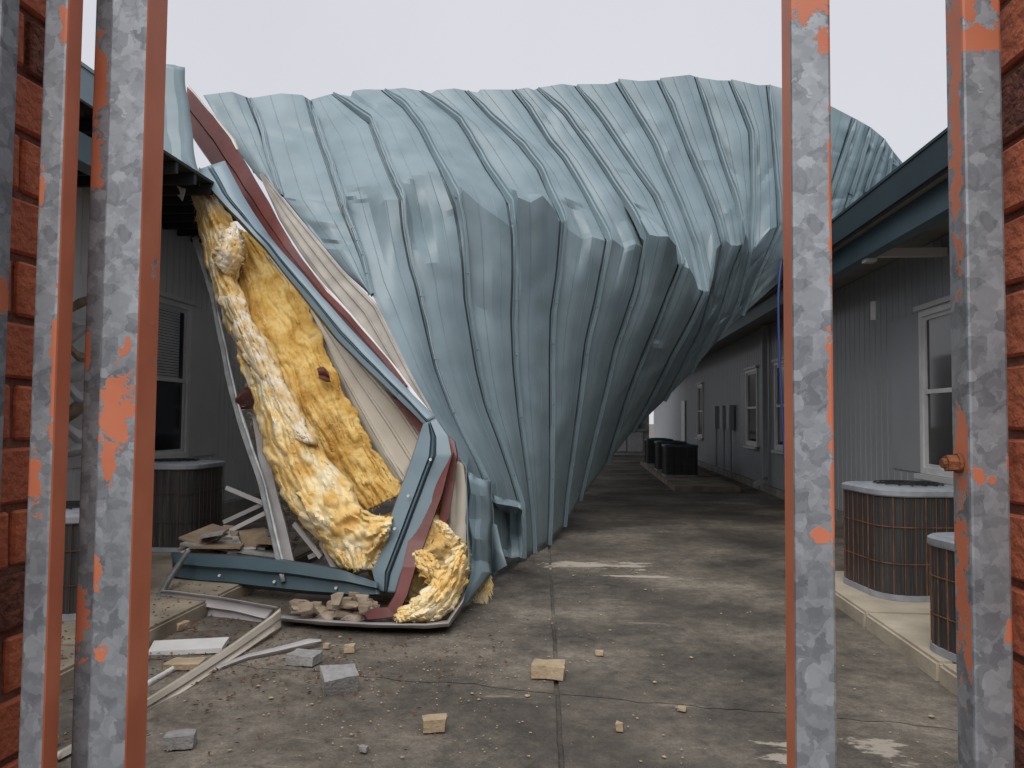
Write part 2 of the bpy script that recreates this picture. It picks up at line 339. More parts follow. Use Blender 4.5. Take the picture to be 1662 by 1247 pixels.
m.quad_box([(R_E+.02,.5,R_H-.03),(9,.5,4.35),(9,43,4.35),(R_E+.02,43,R_H-.03),(R_E+.02,.5,R_H),(9,.5,4.4),(9,43,4.4),(R_E+.02,43,R_H)]); m.build('roof', M['blue'], right)
m = MB(); m.box(R_E+.34,R_X-.01,8.78,8.88,3.38,3.47); m.box(R_E+.22,R_E+.335,8.76,8.9,3.32,3.358); m.build('drain_pipe', M['sidingl'], right)
m = MB(); m.box(R_X-.16,R_X-.05,16.9,17.02,.3,3.6); m.quad_box([(R_X-.34,16.9,.12),(R_X-.06,16.9,.25),(R_X-.06,17.02,.25),(R_X-.34,17.02,.12),(R_X-.34,16.9,.22),(R_X-.06,16.9,.36),(R_X-.06,17.02,.36),(R_X-.34,17.02,.22)]); m.build('downspout', M['siding'], right)
for y in (20.6, 21.6, 22.8):
    m = MB(); m.box(R_X-.17,R_X-.04,y,y+.45,1.3,1.95); m.bar((R_X-.1,y+.2,1.3),(R_X-.1,y+.2,.2),.03); m.build('meter_box', M['siding'], right)
m = MB(); m.box(R_X-.06,R_X-.03,30.3,31.3,.16,2.3); m.build('door', M['white'], right)
m = MB(); m.bar(at(1381-2,490,10.2)+Vector((.3,0,0)), at(1381-2,520,10.2)+Vector((.3,0,0)), .04); m.build('wall_lamp', M['white'], right)
# left building
L_X, L_E, L_H = -5.2, -3.7, 4.12
left = thing('metal_building', 'storm-damaged grey ribbed building behind the left bars and insulation', 'building', (0,0,0))
LW = [(8.15,9.7,1.0,3.0),(5.2,7.0,1.0,3.0)]
gr = lambda a: 2.4+.9*math.floor((a-2.4)/.9+1e-6)
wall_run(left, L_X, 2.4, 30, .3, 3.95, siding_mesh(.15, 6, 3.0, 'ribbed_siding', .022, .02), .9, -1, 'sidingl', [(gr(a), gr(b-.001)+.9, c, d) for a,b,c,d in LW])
for i, (a, b, c, d) in enumerate(LW):
    ya, yb = gr(a), gr(b-.001)+.9
    for p0, p1 in ((ya, a-.002), (b+.002, yb)):
        if p1-p0 > .02: m = MB(); m.box(L_X-.03,L_X+.012,p0,p1,c,d); m.build('jamb_panel', M['sidingl'], left)
    window(left, L_X, a, b, c, d, -1, .5 if i == 0 else 0)
m = MB(); m.box(L_X-.4,L_X-.06,2,30,-.05,4.0); m.build('wall_core', M['dark'], left)
m = MB(); m.box(L_X-.05,L_X+.05,2,30,-.05,.29); m.build('foundation', M['found'], left)
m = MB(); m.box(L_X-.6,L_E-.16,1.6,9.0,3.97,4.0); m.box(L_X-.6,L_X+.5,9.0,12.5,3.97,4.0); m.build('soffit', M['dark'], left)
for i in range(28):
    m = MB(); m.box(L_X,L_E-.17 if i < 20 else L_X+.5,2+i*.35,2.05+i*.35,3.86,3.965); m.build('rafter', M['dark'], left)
m = MB(); m.box(L_E-.03,L_E,1.6,6.05,L_H-.24,L_H); m.box(L_E-.09,L_E+.012,1.6,6.05,L_H+.002,L_H+.03); m.build('fascia', M['gutter'], left)
m = MB(); m.box(L_E-.32,L_E-.15,1.6,6.3,L_H-.62,L_H-.4); m.build('eave_beam', M['bluedark'], left)
m = MB(); m.quad_box([(-9,1.6,4.5),(L_E-.1,1.6,L_H-.03),(L_E-.1,6.05,L_H-.03),(-9,6.05,4.5),(-9,1.6,4.55),(L_E-.1,1.6,L_H),(L_E-.1,6.05,L_H),(-9,6.05,4.55)]); m.build('roof', M['blue'], left)
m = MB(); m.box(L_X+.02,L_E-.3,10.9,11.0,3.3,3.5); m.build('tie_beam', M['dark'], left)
# building across the far end
far = thing('far_building', 'pale panelled wall closing the far end of the alley', 'building', (0,0,0))
m = MB(); m.box(-6,2.9,34,34.4,-.05,4.2); m.build('wall', M['sidingl'], far)
for i in range(4):
    m = MB(); m.box(-.2+i*.72,.46+i*.72,33.9,33.99,.15,1.0); m.build('lower_panel', M['white'], far)
m = MB(); m.box(-.3,2.8,33.75,33.99,1.05,1.13); m.build('ledge', M['greymetal'], far)
m = MB(); m.box(2.0,2.5,33.8,33.99,1.2,3.2); m.build('door', M['bluedark'], far)
# ---------------------------------------------------------------- condensers
def rrect(hw, r, n=6):
    pts = []
    for cx, cy, a0 in ((hw-r,hw-r,0),(-hw+r,hw-r,90),(-hw+r,-hw+r,180),(hw-r,-hw+r,270)):
        for i in range(n+1):
            a = math.radians(a0+90*i/n); pts.append((cx+r*math.cos(a), cy+r*math.sin(a)))
    return pts
def ringprism(mb, pts, levels):
    k = len(mb.v); n = len(pts)
    for sc, z in levels:
        for x, y in pts: mb.v.append(Vector((x*sc, y*sc, z)))
    for l in range(len(levels)-1):
        for i in range(n): mb.f.append((k+l*n+i, k+l*n+(i+1)%n, k+(l+1)*n+(i+1)%n, k+(l+1)*n+i))
    mb.f.append(tuple(k+i for i in reversed(range(n)))); mb.f.append(tuple(k+(len(levels)-1)*n+i for i in range(n)))
def condenser(h, hw, r, label, dark=False, wire='rustwire'):
    t = thing('air_conditioner', label, 'air conditioner', group='outdoor condenser units')
    P = rrect(hw, r)
    m = MB(); ringprism(m, P, [(.965,.03),(.965,h-.05)]); m.build('coil', M['coil'], t, smooth=40)
    m = MB(); ringprism(m, P, [(1,0),(1.0,.045)]); m.build('base_pan', M['lid'], t, smooth=40)
    m = MB(); ringprism(m, P, [(1.0,h-.06),(1.015,h-.05),(1.015,h-.012),(.97,h),(.60,h+.008)]); lid = m.build('top_cover', M['lid'] if not dark else M['bluedark'], t, smooth=30)
    m = MB()
    for k in range(1, 7):
        R = hw*.1*k; q = [Vector((R*math.cos(2*math.pi*i/20), R*math.sin(2*math.pi*i/20), h+.022)) for i in range(21)]; m.tube(q, .004, 4)
    for k in range(8): a = math.pi*k/8; m.bar((-hw*.62*math.cos(a),-hw*.62*math.sin(a),h+.016),(hw*.62*math.cos(a),hw*.62*math.sin(a),h+.016), .004, 4)
    m.build('fan_grille', M['dark'], lid)
    m = MB(); per = [Vector((x,y,0)) for x, y in P]+[Vector((*P[0],0))]
    tot = sum((b-a).length for a, b in zip(per[:-1], per[1:])); k = int(tot/.085)
    def along(s):
        for a, b in zip(per[:-1], per[1:]):
            l = (b-a).length
            if s <= l: return a.lerp(b, s/max(l,1e-6))
            s -= l
        return per[-1]
    for i in range(k):
        p = along(tot*i/k); m.bar((p.x*.985,p.y*.985,.045),(p.x*.985,p.y*.985,h-.06), .0028 if i%3 else .0048, 4)
    for z in (.33*h, .66*h):
        m.tube([Vector((p.x*.985,p.y*.985,z)) for p in per], .004, 4)
    m.build('wire_guard', M[wire] if not dark else M['dark'], t)
    return t
def put(t, x, y, z=.112, rz=0): t.location = (x, y, z); t.rotation_euler.z = math.radians(rz)
put(condenser(.89, .45, .24, 'large rusty-wired condenser below the white window on the right'), 2.80, 6.95, .112, 8)
put(condenser(.72, .36, .2, 'small condenser half hidden behind the bolted right post'), 2.58, 4.98, .112, 12)
put(condenser(.92, .46, .2, 'black condenser under the window beside the left insulation', wire='dullwire'), -4.56, 8.25, .112, 0)
put(condenser(.73, .44, .12, 'condenser with white lid seen between the left bars', wire='dullwire'), -3.92, 5.55, .112, 0)
put(condenser(.80, .42, .1, 'nearest of the three dark condensers far down the alley', True), 2.5, 20.2)
put(condenser(.82, .42, .1, 'middle of the three condensers far down the alley', True), 2.5, 22.3)
put(condenser(.82, .42, .1, 'farthest of the three condensers far down the alley', True), 2.45, 25.2)
# ---------------------------------------------------------------- collapsed standing-seam roof
def arc(poly, n):
    ls = [0]
    for a, b in zip(poly[:-1], poly[1:]): ls.append(ls[-1] + math.hypot(b[0]-a[0], b[1]-a[1]))
    out = []
    for i in range(n+1):
        s = ls[-1]*i/n; k = 0
        while k < len(ls)-2 and ls[k+1] < s: k += 1
        t = (s-ls[k])/max(ls[k+1]-ls[k], 1e-6); out.append((lerp(poly[k][0],poly[k+1][0],t), lerp(poly[k][1],poly[k+1][1],t)))
    return out
NU, NL = 40, 48
# each seam: top-to-crease polyline, crease-to-hem polyline, distances at top, crease, hem
SE = [
 dict(u=[(330,155),(356,198),(382,240),(420,290),(455,322)], l=None, d=(9.0,8.2,0)),
 dict(u=[(406,160),(425,208),(437,256),(454,309),(459,320)], l=None, d=(9.1,8.15,0)),
 dict(u=[(505,170),(517,206),(541,273),(561,338)], l=[(561,338),(582,398),(590,423),(602,480)], d=(9.3,8.0,7.45)),
 dict(u=[(541,152),(594,189),(606,197),(622,242),(657,327)], l=[(657,327),(660,372),(671,430),(680,459),(700,557),(709,599),(732,664),(752,708),(775,752),(793,790),(797,850),(800,934)], d=(9.5,7.9,7.3)),
 dict(u=[(625,146),(661,175),(688,213),(716,266),(745,320)], l=[(745,320),(752,360),(758,420),(760,485),(769,541),(778,600),(792,659),(810,707),(825,753),(846,818),(848,860),(848,906)], d=(9.6,8.15,8.4)),
 dict(u=[(685,148),(750,199),(765,223),(796,278),(832,330),(837,364)], l=[(837,364),(839,379),(839,444),(836,521),(838,594),(846,686),(858,787),(864,854),(866,898)], d=(9.7,8.45,8.9)),
 dict(u=[(760,148),(801,194),(849,237),(880,276),(897,317),(917,362)], l=[(917,362),(909,444),(899,507),(897,570),(896,724),(893,821),(890,884)], d=(9.8,8.75,9.4)),
 dict(u=[(837,146),(863,179),(897,235),(920,262),(956,324),(985,379),(990,391)], l=[(990,391),(970,493),(954,558),(945,628),(931,724),(920,800),(915,854)], d=(9.9,9.1,10.1)),
 dict(u=[(874,143),(920,187),(973,261),(995,295),(1028,345),(1049,390)], l=[(1049,390),(1035,464),(1013,529),(1001,561),(985,630),(962,720),(940,812)], d=(10.0,9.4,10.7)),
 dict(u=[(937,139),(980,196),(1033,276),(1065,321),(1088,375),(1106,430)], l=[(1106,430),(1068,525),(1042,585),(1020,640),(985,752)], d=(10.2,9.5,11.4)),
 dict(u=[(1004,132),(1028,172),(1065,237),(1079,273),(1101,324),(1131,404),(1145,474)], l=[(1145,474),(1121,525),(1093,575),(1060,640),(1026,700)], d=(10.4,9.7,11.7)),
 dict(u=[(1072,130),(1091,172),(1120,249),(1144,305),(1163,355),(1173,392)], l=[(1173,392),(1160,455),(1140,530),(1105,600),(1078,650)], d=(10.6,10.3,11.8)),
 dict(u=[(1132,126),(1149,179),(1175,266),(1197,331),(1207,396)], l=[(1207,396),(1189,440),(1170,505),(1145,555),(1122,604)], d=(10.8,10.5,11.7)),
 dict(u=[(1187,131),(1205,175),(1221,216),(1222,320),(1216,410)], l=[(1216,410),(1208,450),(1195,500),(1168,548)], d=(10.9,10.7,11.5)),
 dict(u=[(1249,138),(1257,244),(1264,318),(1266,366)], l=[(1266,366),(1248,405),(1230,445),(1205,512)], d=(11.0,11.0,11.4)),
 dict(u=[(1316,156),(1312,250),(1305,330)], l=[(1305,330),(1296,370),(1285,440)], d=(11.0,11.2,11.6)),
 dict(u=[(1390,194),(1372,245),(1345,320)], l=[(1345,320),(1335,350),(1315,420)], d=(11.0,11.3,11.6)),
 dict(u=[(1413,207),(1405,240),(1380,315)], l=[(1380,315),(1372,340),(1350,400)], d=(11.0,11.3,11.6)),
 dict(u=[(1436,226),(1420,268),(1405,310)], l=[(1405,310),(1398,330),(1380,380)], d=(11.0,11.3,11.6)),
 dict(u=[(1449,245),(1444,275),(1430,320)], l=[(1430,320),(1424,335),(1410,365)], d=(11.0,11.3,11.6)),
 dict(u=[(1466,266),(1468,290),(1462,320)], l=[(1462,320),(1458,335),(1450,360)], d=(11.0,11.3,11.6)),
]
EDGE_L = [(561,338),(582,398),(600,470),(613,495),(640,552),(663,600),(704,674),(757,760),(758,860),(761,926),(744,992)]
CREASE = {1:None, 2:[(571,349),(596,349),(603,348),(624,325),(648,324)], 3:[(668,350),(684,362),(700,348),(718,346),(736,338)],
 4:[(752,309),(781,335),(810,355),(830,370)], 5:[(841,321),(861,329),(881,318),(902,343),(906,358)], 6:[(922,373),(946,389),(961,385),(975,389),(984,392)],
 7:[(996,390),(1013,403),(1032,396),(1046,404)], 8:[(1054,381),(1068,384),(1085,384),(1097,399),(1101,437)], 9:[(1110,433),(1119,436),(1126,448),(1133,469)],
 10:[(1150,480),(1158,445),(1163,404)], 11:[(1177,389),(1186,398),(1196,399)], 12:[(1210,380),(1214,392)], 13:[(1232,392),(1250,372)]}
TS = [0,.04,.09,.14,.2,.26,.31,.322,.33,.338,.38,.44,.5,.56,.62,.66,.672,.68,.688,.74,.8,.85,.885,.895,.92,.935,1]
TOPOFF = {0:[(0,0),(.6,-9),(1,0)], 1:[(0,0),(.5,-13),(.85,-14),(1,-6)], 2:[(0,-8),(1,0)], 3:[(0,0),(.2,4),(.34,7),(.36,-2),(.6,-3),(1,0)], 4:[(0,0),(.5,-4),(1,0)], 5:[(0,0),(.24,5),(.27,-1),(.7,-4),(1,0)], 6:[(0,0),(.2,3),(.23,-2),(1,0)], 7:[(0,0),(.5,-2),(.8,3),(1,0)], 8:[(0,0),(.6,-4),(1,1)], 9:[(0,-2),(.75,3),(1,0)], 10:[(0,-4),(.5,1),(1,0)], 11:[(0,-3),(.8,-5),(1,0)], 12:[(0,0),(.6,2),(1,0)], 13:[(0,-2),(.7,3),(1,0)]}
def topoff(k, t):
    p = TOPOFF.get(k)
    if not p: return 0
    for a, b in zip(p[:-1], p[1:]):
        if t <= b[0]: return lerp(a[1], b[1], (t-a[0])/(b[0]-a[0]))
    return 0
roof = thing('collapsed_roof', 'twisted blue-grey standing-seam metal roof folded down across the alley', 'metal roof', at(846,912,8.6))
inv = Matrix.Translation(-Vector(roof.location))
def loc(vs): return [v - roof.location for v in vs]
def seam_pts(k):
    s = SE[k]; up = arc(s['u'], NU); e = .72 if k > 4 else 1.0
    dT, dC, dB = s['d']
    U = [(x, y, dC+(dT-dC)*((1-i/NU)**e)) for i, (x, y) in enumerate(up)]
    Lw = None
    if s['l']:
        lo = arc(s['l'], NL); Lw = [(x, y, dC+(dB-dC)*((i/NL)**1.1)) for i, (x, y) in enumerate(lo)]
    return U, Lw
PTS = [seam_pts(k) for k in range(len(SE))]
def edge_pts():
    dd = [8.0,7.75,7.5,7.4,7.2,7.05,6.85,6.6,6.4,6.3,6.15]
    out = []
    lo = arc(EDGE_L, NL)
    for x, y in lo:
        k = 0
        while k < len(EDGE_L)-2 and y > EDGE_L[k+1][1] and k < 9: k += 1
        a, b = EDGE_L[k], EDGE_L[k+1]; t = min(max((y-a[1])/(b[1]-a[1]),0),1); out.append((x, y, lerp(dd[k],dd[k+1],t)))
    return out
def knots(k, a, b):
    poly = [(a[0],a[1])] + list(CREASE.get(k) or []) + [(b[0],b[1])]; ls = [0]
    for p, q in zip(poly[:-1], poly[1:]): ls.append(ls[-1] + max(abs(q[0]-p[0]), .25*abs(q[1]-p[1]), 1))
    return poly, [l/ls[-1] for l in ls]
def crease_xy(k, t, a, b):
    poly, ks = knots(k, a, b)
    for i in range(len(ks)-1):
        if t <= ks[i+1]+1e-9: f = (t-ks[i])/(ks[i+1]-ks[i]); return (lerp(poly[i][0],poly[i+1][0],f), lerp(poly[i][1],poly[i+1][1],f))
    return poly[-1]
def bulge(P, amp): return amp*fbm(P*.9+Vector((3,1,7)),3) + amp*.45*fbm(P*2.7,2)
for k in range(len(SE)-1):
    UL, LL = PTS[k]; UR, LR = PTS[k+1]
    if k == 1:
        e = arc([(459,320),(509,381),(560,442),(604,482)], NL); LL = [(x, y, lerp(8.15,7.45,i/NL)) for i, (x, y) in enumerate(e)]
    if k == 2: LL = edge_pts()
    if k == 0: LL = LR = None
    rows = []
    TT = sorted(set(TS) | {round(x,4) for x in (knots(k, UL[-1], UR[-1])[1] if CREASE.get(k) else []) if all(abs(x-y) > .004 for y in TS)})
    dents = [(random.choice((.04,.1,.9,.96,.5)), random.uniform(.1,1.9), random.uniform(.012,.035)*random.choice((-1,1,1)), random.uniform(.05,.12)) for _ in range(9)]
    kinks = [(random.uniform(.15,1.9), random.uniform(-.12,.12), random.uniform(.018,.05)*random.choice((-1,1)), random.uniform(.03,.08), random.random()) for _ in range(7)]
    def put_row(A, B, off=None, wgt=0, s=0, cre=0, top=0):
        row = []
        for t in TT:
            x, y, d = (lerp(A[i],B[i],t) for i in range(3))
            if off:
                cx, cy = off(t); ax, ay = lerp(offA[0],offB[0],t), lerp(offA[1],offB[1],t)
                wg = wgt(t) if callable(wgt) else wgt
                x += (cx-ax)*wg; y += (cy-ay)*wg
                d += ((cy-ay)*(.007 if k < 6 else .011))*wg                                   # peaks lean out, pockets tuck in
            y += topoff(k, t)*top
            edge = min(t, 1-t); em = min(edge/.08, 1)
            P0 = at(x, y, d)
            d += em*(bulge(P0, .008) + cre*.05*(noise.voronoi(P0*2.4)[0][0]-.35))
            for ks, kt, ka, kw, kc in kinks:                               # sharp buckles across the pan
                d += (em if k < 14 else em*.25)*ka*max(0, 1-abs(s-ks-kt*(t-.5))/kw)*max(0, 1-abs(t-kc)*1.6)
            for dt, ds, da, dr in dents:
                q2 = ((t-dt)*.45/dr)**2 + ((s-ds)*2.0/dr/1.6)**2
                if q2 < 4: d += em*da*1.2*(1-math.sqrt(q2)/2)
            for q in (.33,.68):
                if abs(t-q) < .002: d -= .006
            if .89 < t < .93: d += .07                                     # open lap beside the seam
            d += -(.06 if s < 1 else .07)*(1-abs(2*t-1)**1.5)                                  # pans bow outwards a little
            row.append(at(x, y, d))
        return row
    offA, offB = UL[-1], UR[-1]
    off = (lambda t, k=k, a=UL[-1], b=UR[-1]: crease_xy(k, t, a, b)) if CREASE.get(k) else None
    # the roof going on backwards over the alley, hidden behind the top fold
    r0 = put_row(UL[0], UR[0], top=1)
    if k < 3: rows.append([p+Vector((0,1.5,-.5)) for p in r0]); rows.append([p+Vector((0,.7,-.05)) for p in r0])
    else: rows.append([Vector((p.x*(1.05 if p.x > 0 else .8), p.y+23, min(p.z-1.3, 4.6))) for p in r0]); rows.append([p+Vector((0,5,-.5)) for p in r0]); rows.append([p+Vector((0,.7,-.05)) for p in r0])
    for i in range(NU+1):
        f = i/NU; rows.append(put_row(UL[i], UR[i], off, (lambda t, f=f: max(0,(f-(.80+.12*math.sin(k*1.7)*(t-.5)))/(.20-.12*math.sin(k*1.7)*(t-.5)))), cre=max(0,(f-.72)/.28), s=f, top=max(0,1-f*5)))
    if LL and LR:
        for i in range(1, NL+1):
            f = i/NL; tuck = .35 if k in (3,4) else .12
            A = LL[i]; B = LR[i]
            rows.append(put_row(A, B, off, (lambda t, f=f: max(0,1-f/(.18+.16*math.sin(k*2.3)*(t-.5)))), cre=max(0,1-f/.2) + (max(0,(f-.80)/.2)*1.1 if k < 8 else 0), s=1+f))
    m = MB(); m.grid([loc(r) for r in rows])
    p = m.build('roof_panel', M['blue'], roof, smooth=13, solid=.004)
# ribs between the pans
for k in range(1, len(SE)):
    U, Lw = PTS[k]; path = U + (Lw[1:] if Lw else [])
    Un, Ln = PTS[min(k+1, len(SE)-1)]; nb = Un + (Ln[1:] if Ln else [])
    Up, Lp = PTS[k-1]; pb = Up + (Lp[1:] if Lp else [])
    P = [at(*q) for q in path]; rows = []
    for i, p in enumerate(P):
        tng = (P[min(i+1,len(P)-1)]-P[max(i-1,0)]).normalized()
        ac = (at(*nb[min(i,len(nb)-1)]) - at(*pb[min(i,len(pb)-1)])).normalized()
        ac = (ac - tng*ac.dot(tng)).normalized(); nm = tng.cross(ac)
        if nm.dot(CP-p) < 0: nm = -nm
        j = .010*noise.noise(p*5); sc = (1.1 if i < NU else .6)*min(1, .25+i/8)
        rows.append([p + ac*(a*sc+j) + nm*(b*sc) - roof.location for a, b in ((-.034,-.03),(-.026,.045),(-.008,.05),(-.006,.075),(.008,.075),(.010,.05),(.024,.045),(.034,-.03))])
    rows = [[v+Vector((0,5,-.55)) for v in rows[0]], [v+Vector((0,.7,-.07)) for v in rows[0]]] + rows
    m = MB(); m.grid(rows)
    if Lw:
        for f in (.22,.38,.55,.75):
            i = NU+2+int(NL*(f+.05*random.random())); q = rows[min(i,len(rows)-1)]; a = q[1]; b = q[6]
            m.bar(a+(a-b)*.25, b+(b-a)*.25, .009, 5)
    m.build('standing_seam', M['blue'], roof, smooth=25)
# small turned-up flap and crushed hem at the foot of the roof
m = MB(); m.grid([loc([at(799,850,7.3),at(806,852,7.28)]), loc([at(801,890,7.2),at(815,893,7.15)]), loc([at(799,931,7.1),at(823,918,7.0)])]); m.build('torn_flap', M['blue'], roof, smooth=30, solid=.004)
# ---------------------------------------------------------------- ribbons: bent channels, beams and flashings
def ribbon(name, st, prof, mt, parent=None, thick=.004, sub=8, wob=.006, base=None):
    rows = []; n = len(st)
    for i in range(n-1):
        for s in range(sub if i < n-2 else sub+1):
            f = s/sub; q = [lerp(st[i][j], st[i+1][j], f) for j in range(5)]; row = []
            for t, o in prof:
                p = at(lerp(q[0],q[2],t), lerp(q[1],q[3],t), q[4]+o); p = p + Vector((1,1,1))*wob*noise.noise(p*3.1+Vector((t,0,0)))
                row.append(p - base if base is not None else p)
            rows.append(row)
    m = MB(); m.grid(rows); return m.build(name, mt, parent, smooth=25, solid=thick)
def lone(name, st, prof, mt, label, cat, **kw):
    q = st[-1]; b = at(q[0], q[1], q[4]); o = ribbon(name, st, prof, mt, base=b, **kw); o.location = b; return tag(o, label, cat)
tr = thing('bent_gutter', 'blue-grey metal gutter bent into a zigzag in front of the insulation', 'gutter', at(612,960,6.2)); B0 = Vector(tr.location)
ribbon('upper_run', [(322,275,365,261,7.75),(345,311,394,318,7.6),(385,352,438,384,7.45),(430,401,455,405,7.3),(545,547,563,527,7.0),(590,592,616,584,6.85),(640,642,662,632,6.7),(688,690,706,676,6.55)],
  [(0,.14),(.02,0),(.3,-.02),(.34,.03),(.40,-.035),(.46,.03),(.5,-.01),(1,0)], M['gutter'], tr, base=B0)
ribbon('upper_lip', [(322,278,323,272,7.78),(350,320,356,314,7.62),(430,406,438,396,7.3),(545,552,551,540,7.0),(596,602,602,592,6.85),(640,648,646,640,6.7)], [(0,.16),(1,-.02)], M['bluedark'], tr, base=B0)
ribbon('middle_run', [(687,688,707,680,6.52),(678,712,727,708,6.48),(668,742,734,738,6.44),(660,766,716,778,6.42),(618,880,676,882,6.3),(602,925,656,934,6.24),(612,958,640,963,6.2)],
  [(0,.16),(.03,.0),(.42,-.03),(.46,.02),(.52,-.05),(.58,.03),(.62,-.01),(.98,.0),(1,.14)], M['gutter'], tr, base=B0)
ribbon('lower_run', [(279,896,282,940,6.55),(370,900,370,950,6.42),(462,908,462,960,6.28),(560,925,560,968,6.16),(614,946,618,966,6.1)],
  [(0,.13),(.05,.02),(.42,-.03),(.5,.03),(.9,.0),(1,.1)], M['bluedark'], tr, base=B0)
m = MB()
for x, y, d in ((699,746,6.38),(641,858,6.26),(663,805,6.32),(357,934,6.45),(446,944,6.3),(546,954,6.18)):
    p = at(x,y,d)-B0; m.bar(p, p+Vector((0,-.02,0)), .012, 6)
m.build('screws', M['white'], tr)
ribbon('crushed_edge', [(756,762,796,784,6.6),(760,800,797,808,6.5),(758,840,799,846,6.52),(761,870,794,880,6.4),(760,905,797,915,6.46),(760,930,797,932,6.36),(745,990,768,968,6.12)], [(0,.06),(.12,-.03),(.35,.04),(.55,-.04),(.8,.03),(1,.1)], M['blue'], roof, base=Vector(roof.location), sub=2, wob=.03)
ribbon('folded_hem', [(797,798,846,819,7.5),(800,812,848,826,7.35),(800,828,847,836,7.75),(803,862,848,866,7.9),(806,905,847,906,7.6)], [(0,.05),(.2,-.08),(.45,.08),(.6,-.05),(.85,.05),(1,-.04)], M['blue'], roof, base=Vector(roof.location), sub=2, wob=.03)
bm_ = thing('roof_beam', 'long maroon primed steel channel slanting down beside the torn roof edge', 'steel beam', at(660,640,6.8)); B1 = Vector(bm_.location)
ribbon('channel', [(300,203,303,141,8.5),(341,264,350,192,8.3),(385,330,393,256,8.1),(425,385,436,328,7.85),(455,412,474,398,7.65),(520,488,530,474,7.4),(556,524,568,512,7.2),(611,586,624,577,7.0),(652,636,662,627,6.85)],
  [(0,.1),(.02,0),(.49,0),(.5,.07),(.53,.07),(.54,-.03),(.98,-.03),(1,.1)], M['maroon'], bm_, base=B1, thick=.006)
ribbon('edge_strip', [(303,140,306,140,8.52),(340,180,345,183,8.32),(375,226,381,226,8.2),(384,243,388,243,8.1)], [(0,-.02),(1,.03)], M['cream'], bm_, base=B1)
lone('purlin_stub', [(616,622,630,618,6.95),(648,664,664,652,6.8),(684,706,694,682,6.62)], [(0,.08),(.05,0),(.95,0),(1,.08)], M['maroon'], 'short maroon purlin end showing below the upper gutter run', 'steel beam')
lone('bent_purlin', [(716,770,736,733,6.42),(690,822,719,800,6.38),(661,877,691,877,6.3),(653,921,675,921,6.22),(641,965,662,966,5.95),(628,986,645,1000,5.72),(590,988,596,1006,5.62)], [(0,.1),(.06,0),(.94,0),(1,.1)], M['maroon'], 'maroon purlin curving down behind the bent gutter to the rubble', 'steel beam', thick=.006)
lone('folded_purlin', [(690,692,700,684,6.62),(722,716,738,718,6.55),(724,745,743,738,6.5),(721,790,738,782,6.48),(709,866,729,838,6.42),(696,886,708,894,6.38),(676,914,684,924,6.3)], [(0,.1),(.08,0),(.92,0),(1,.1)], M['maroon'], 'maroon purlin folded over beside the blue roof edge', 'steel beam', thick=.006)
# cream liner sheets (roof underside)
ln = thing('cream_sheeting', 'cream ribbed liner sheets between the insulation and the bent gutter', 'liner panel', at(645,795,6.9)); B2 = Vector(ln.location)
def liner(L, R, d0, d1, mt, parent, nm='liner_sheet', n=24, base=B2):
    a, b = arc(L, n), arc(R, n); rows = []
    for i in range(n+1):
        row = []
        for t, o in ((0,0),(.15,.0),(.17,-.03),(.21,-.03),(.23,0),(.5,0),(.52,-.03),(.56,-.03),(.58,0),(.85,0),(.87,-.03),(.91,-.03),(.93,0),(1,0)):
            d = lerp(d0,d1,i/n)+o; p = at(lerp(a[i][0],b[i][0],t), lerp(a[i][1],b[i][1],t), d); p = at(lerp(a[i][0],b[i][0],t), lerp(a[i][1],b[i][1],t), d+.03*noise.noise(p*2)); row.append(p-base)
        rows.append(row)
    m = MB(); m.grid(rows); return m.build(nm, mt, parent, smooth=25, solid=.004)
liner([(430,412),(500,505),(548,612),(600,715),(650,800)], [(470,440),(540,530),(600,600),(655,660),(695,720)], 7.75, 6.85, M['cream'], ln)
liner([(492,500),(532,560),(575,650),(625,742),(665,800)], [(505,520),(545,590),(590,672),(630,735),(672,790)], 7.6, 6.8, M['cream'], ln, 'lower_sheet')
lone('liner_strip', [(715,740,752,752,6.62),(722,800,757,790,6.58),(722,850,757,850,6.52),(700,868,757,900,6.48)], [(0,.1),(.3,.05),(.5,.08),(1,.02)], M['cream'], 'cream liner scrap hanging inside the blue roof edge', 'liner panel')
bk = thing('roof_flashing', 'grey-cream underside of the curled roof edge beside the maroon beam', 'flashing', at(663,600,7.1)); B3 = Vector(bk.location)
liner([(421,284),(455,360),(490,415),(560,510),(620,592),(690,682)], [(425,281),(509,381),(560,442),(613,495),(663,600),(706,676)], 8.05, 6.8, M['greyliner'], bk, 'curled_edge', base=B3)
ribbon('white_trim', [(455,392,462,388,7.75),(520,470,532,468,7.5),(575,530,590,532,7.25),(640,610,655,612,6.95),(692,678,704,676,6.7)], [(0,-.02),(.4,-.06),(.5,.0),(1,-.03)], M['white'], bk, base=B3)
# standing remnant of roof on the left building
rm = thing('roof_remnant', 'crumpled blue roof sheet still standing on the left eave', 'metal roof', at(285,280,7.7)); B4 = Vector(rm.location)
ribbon('torn_sheet', [(225,95,300,110,7.9),(230,150,308,160,7.85),(232,215,312,215,7.75),(245,262,318,265,7.65),(300,290,324,306,7.6)], [(0,0),(.25,.03),(.5,-.03),(.75,.02),(.85,-.03),(1,.02)], M['blue'], rm, base=B4, wob=.03)
lone('closure_strip', [(250,262,250,296,7.72),(268,268,266,300,7.68),(280,274,277,306,7.64),(290,282,286,316,7.62),(302,290,298,326,7.6)], [(0,.0),(.3,.02),(.6,-.02),(1,.0)], M['white'], 'white torn corrugated closure strip under the left roof sheet', 'closure strip', wob=.05)
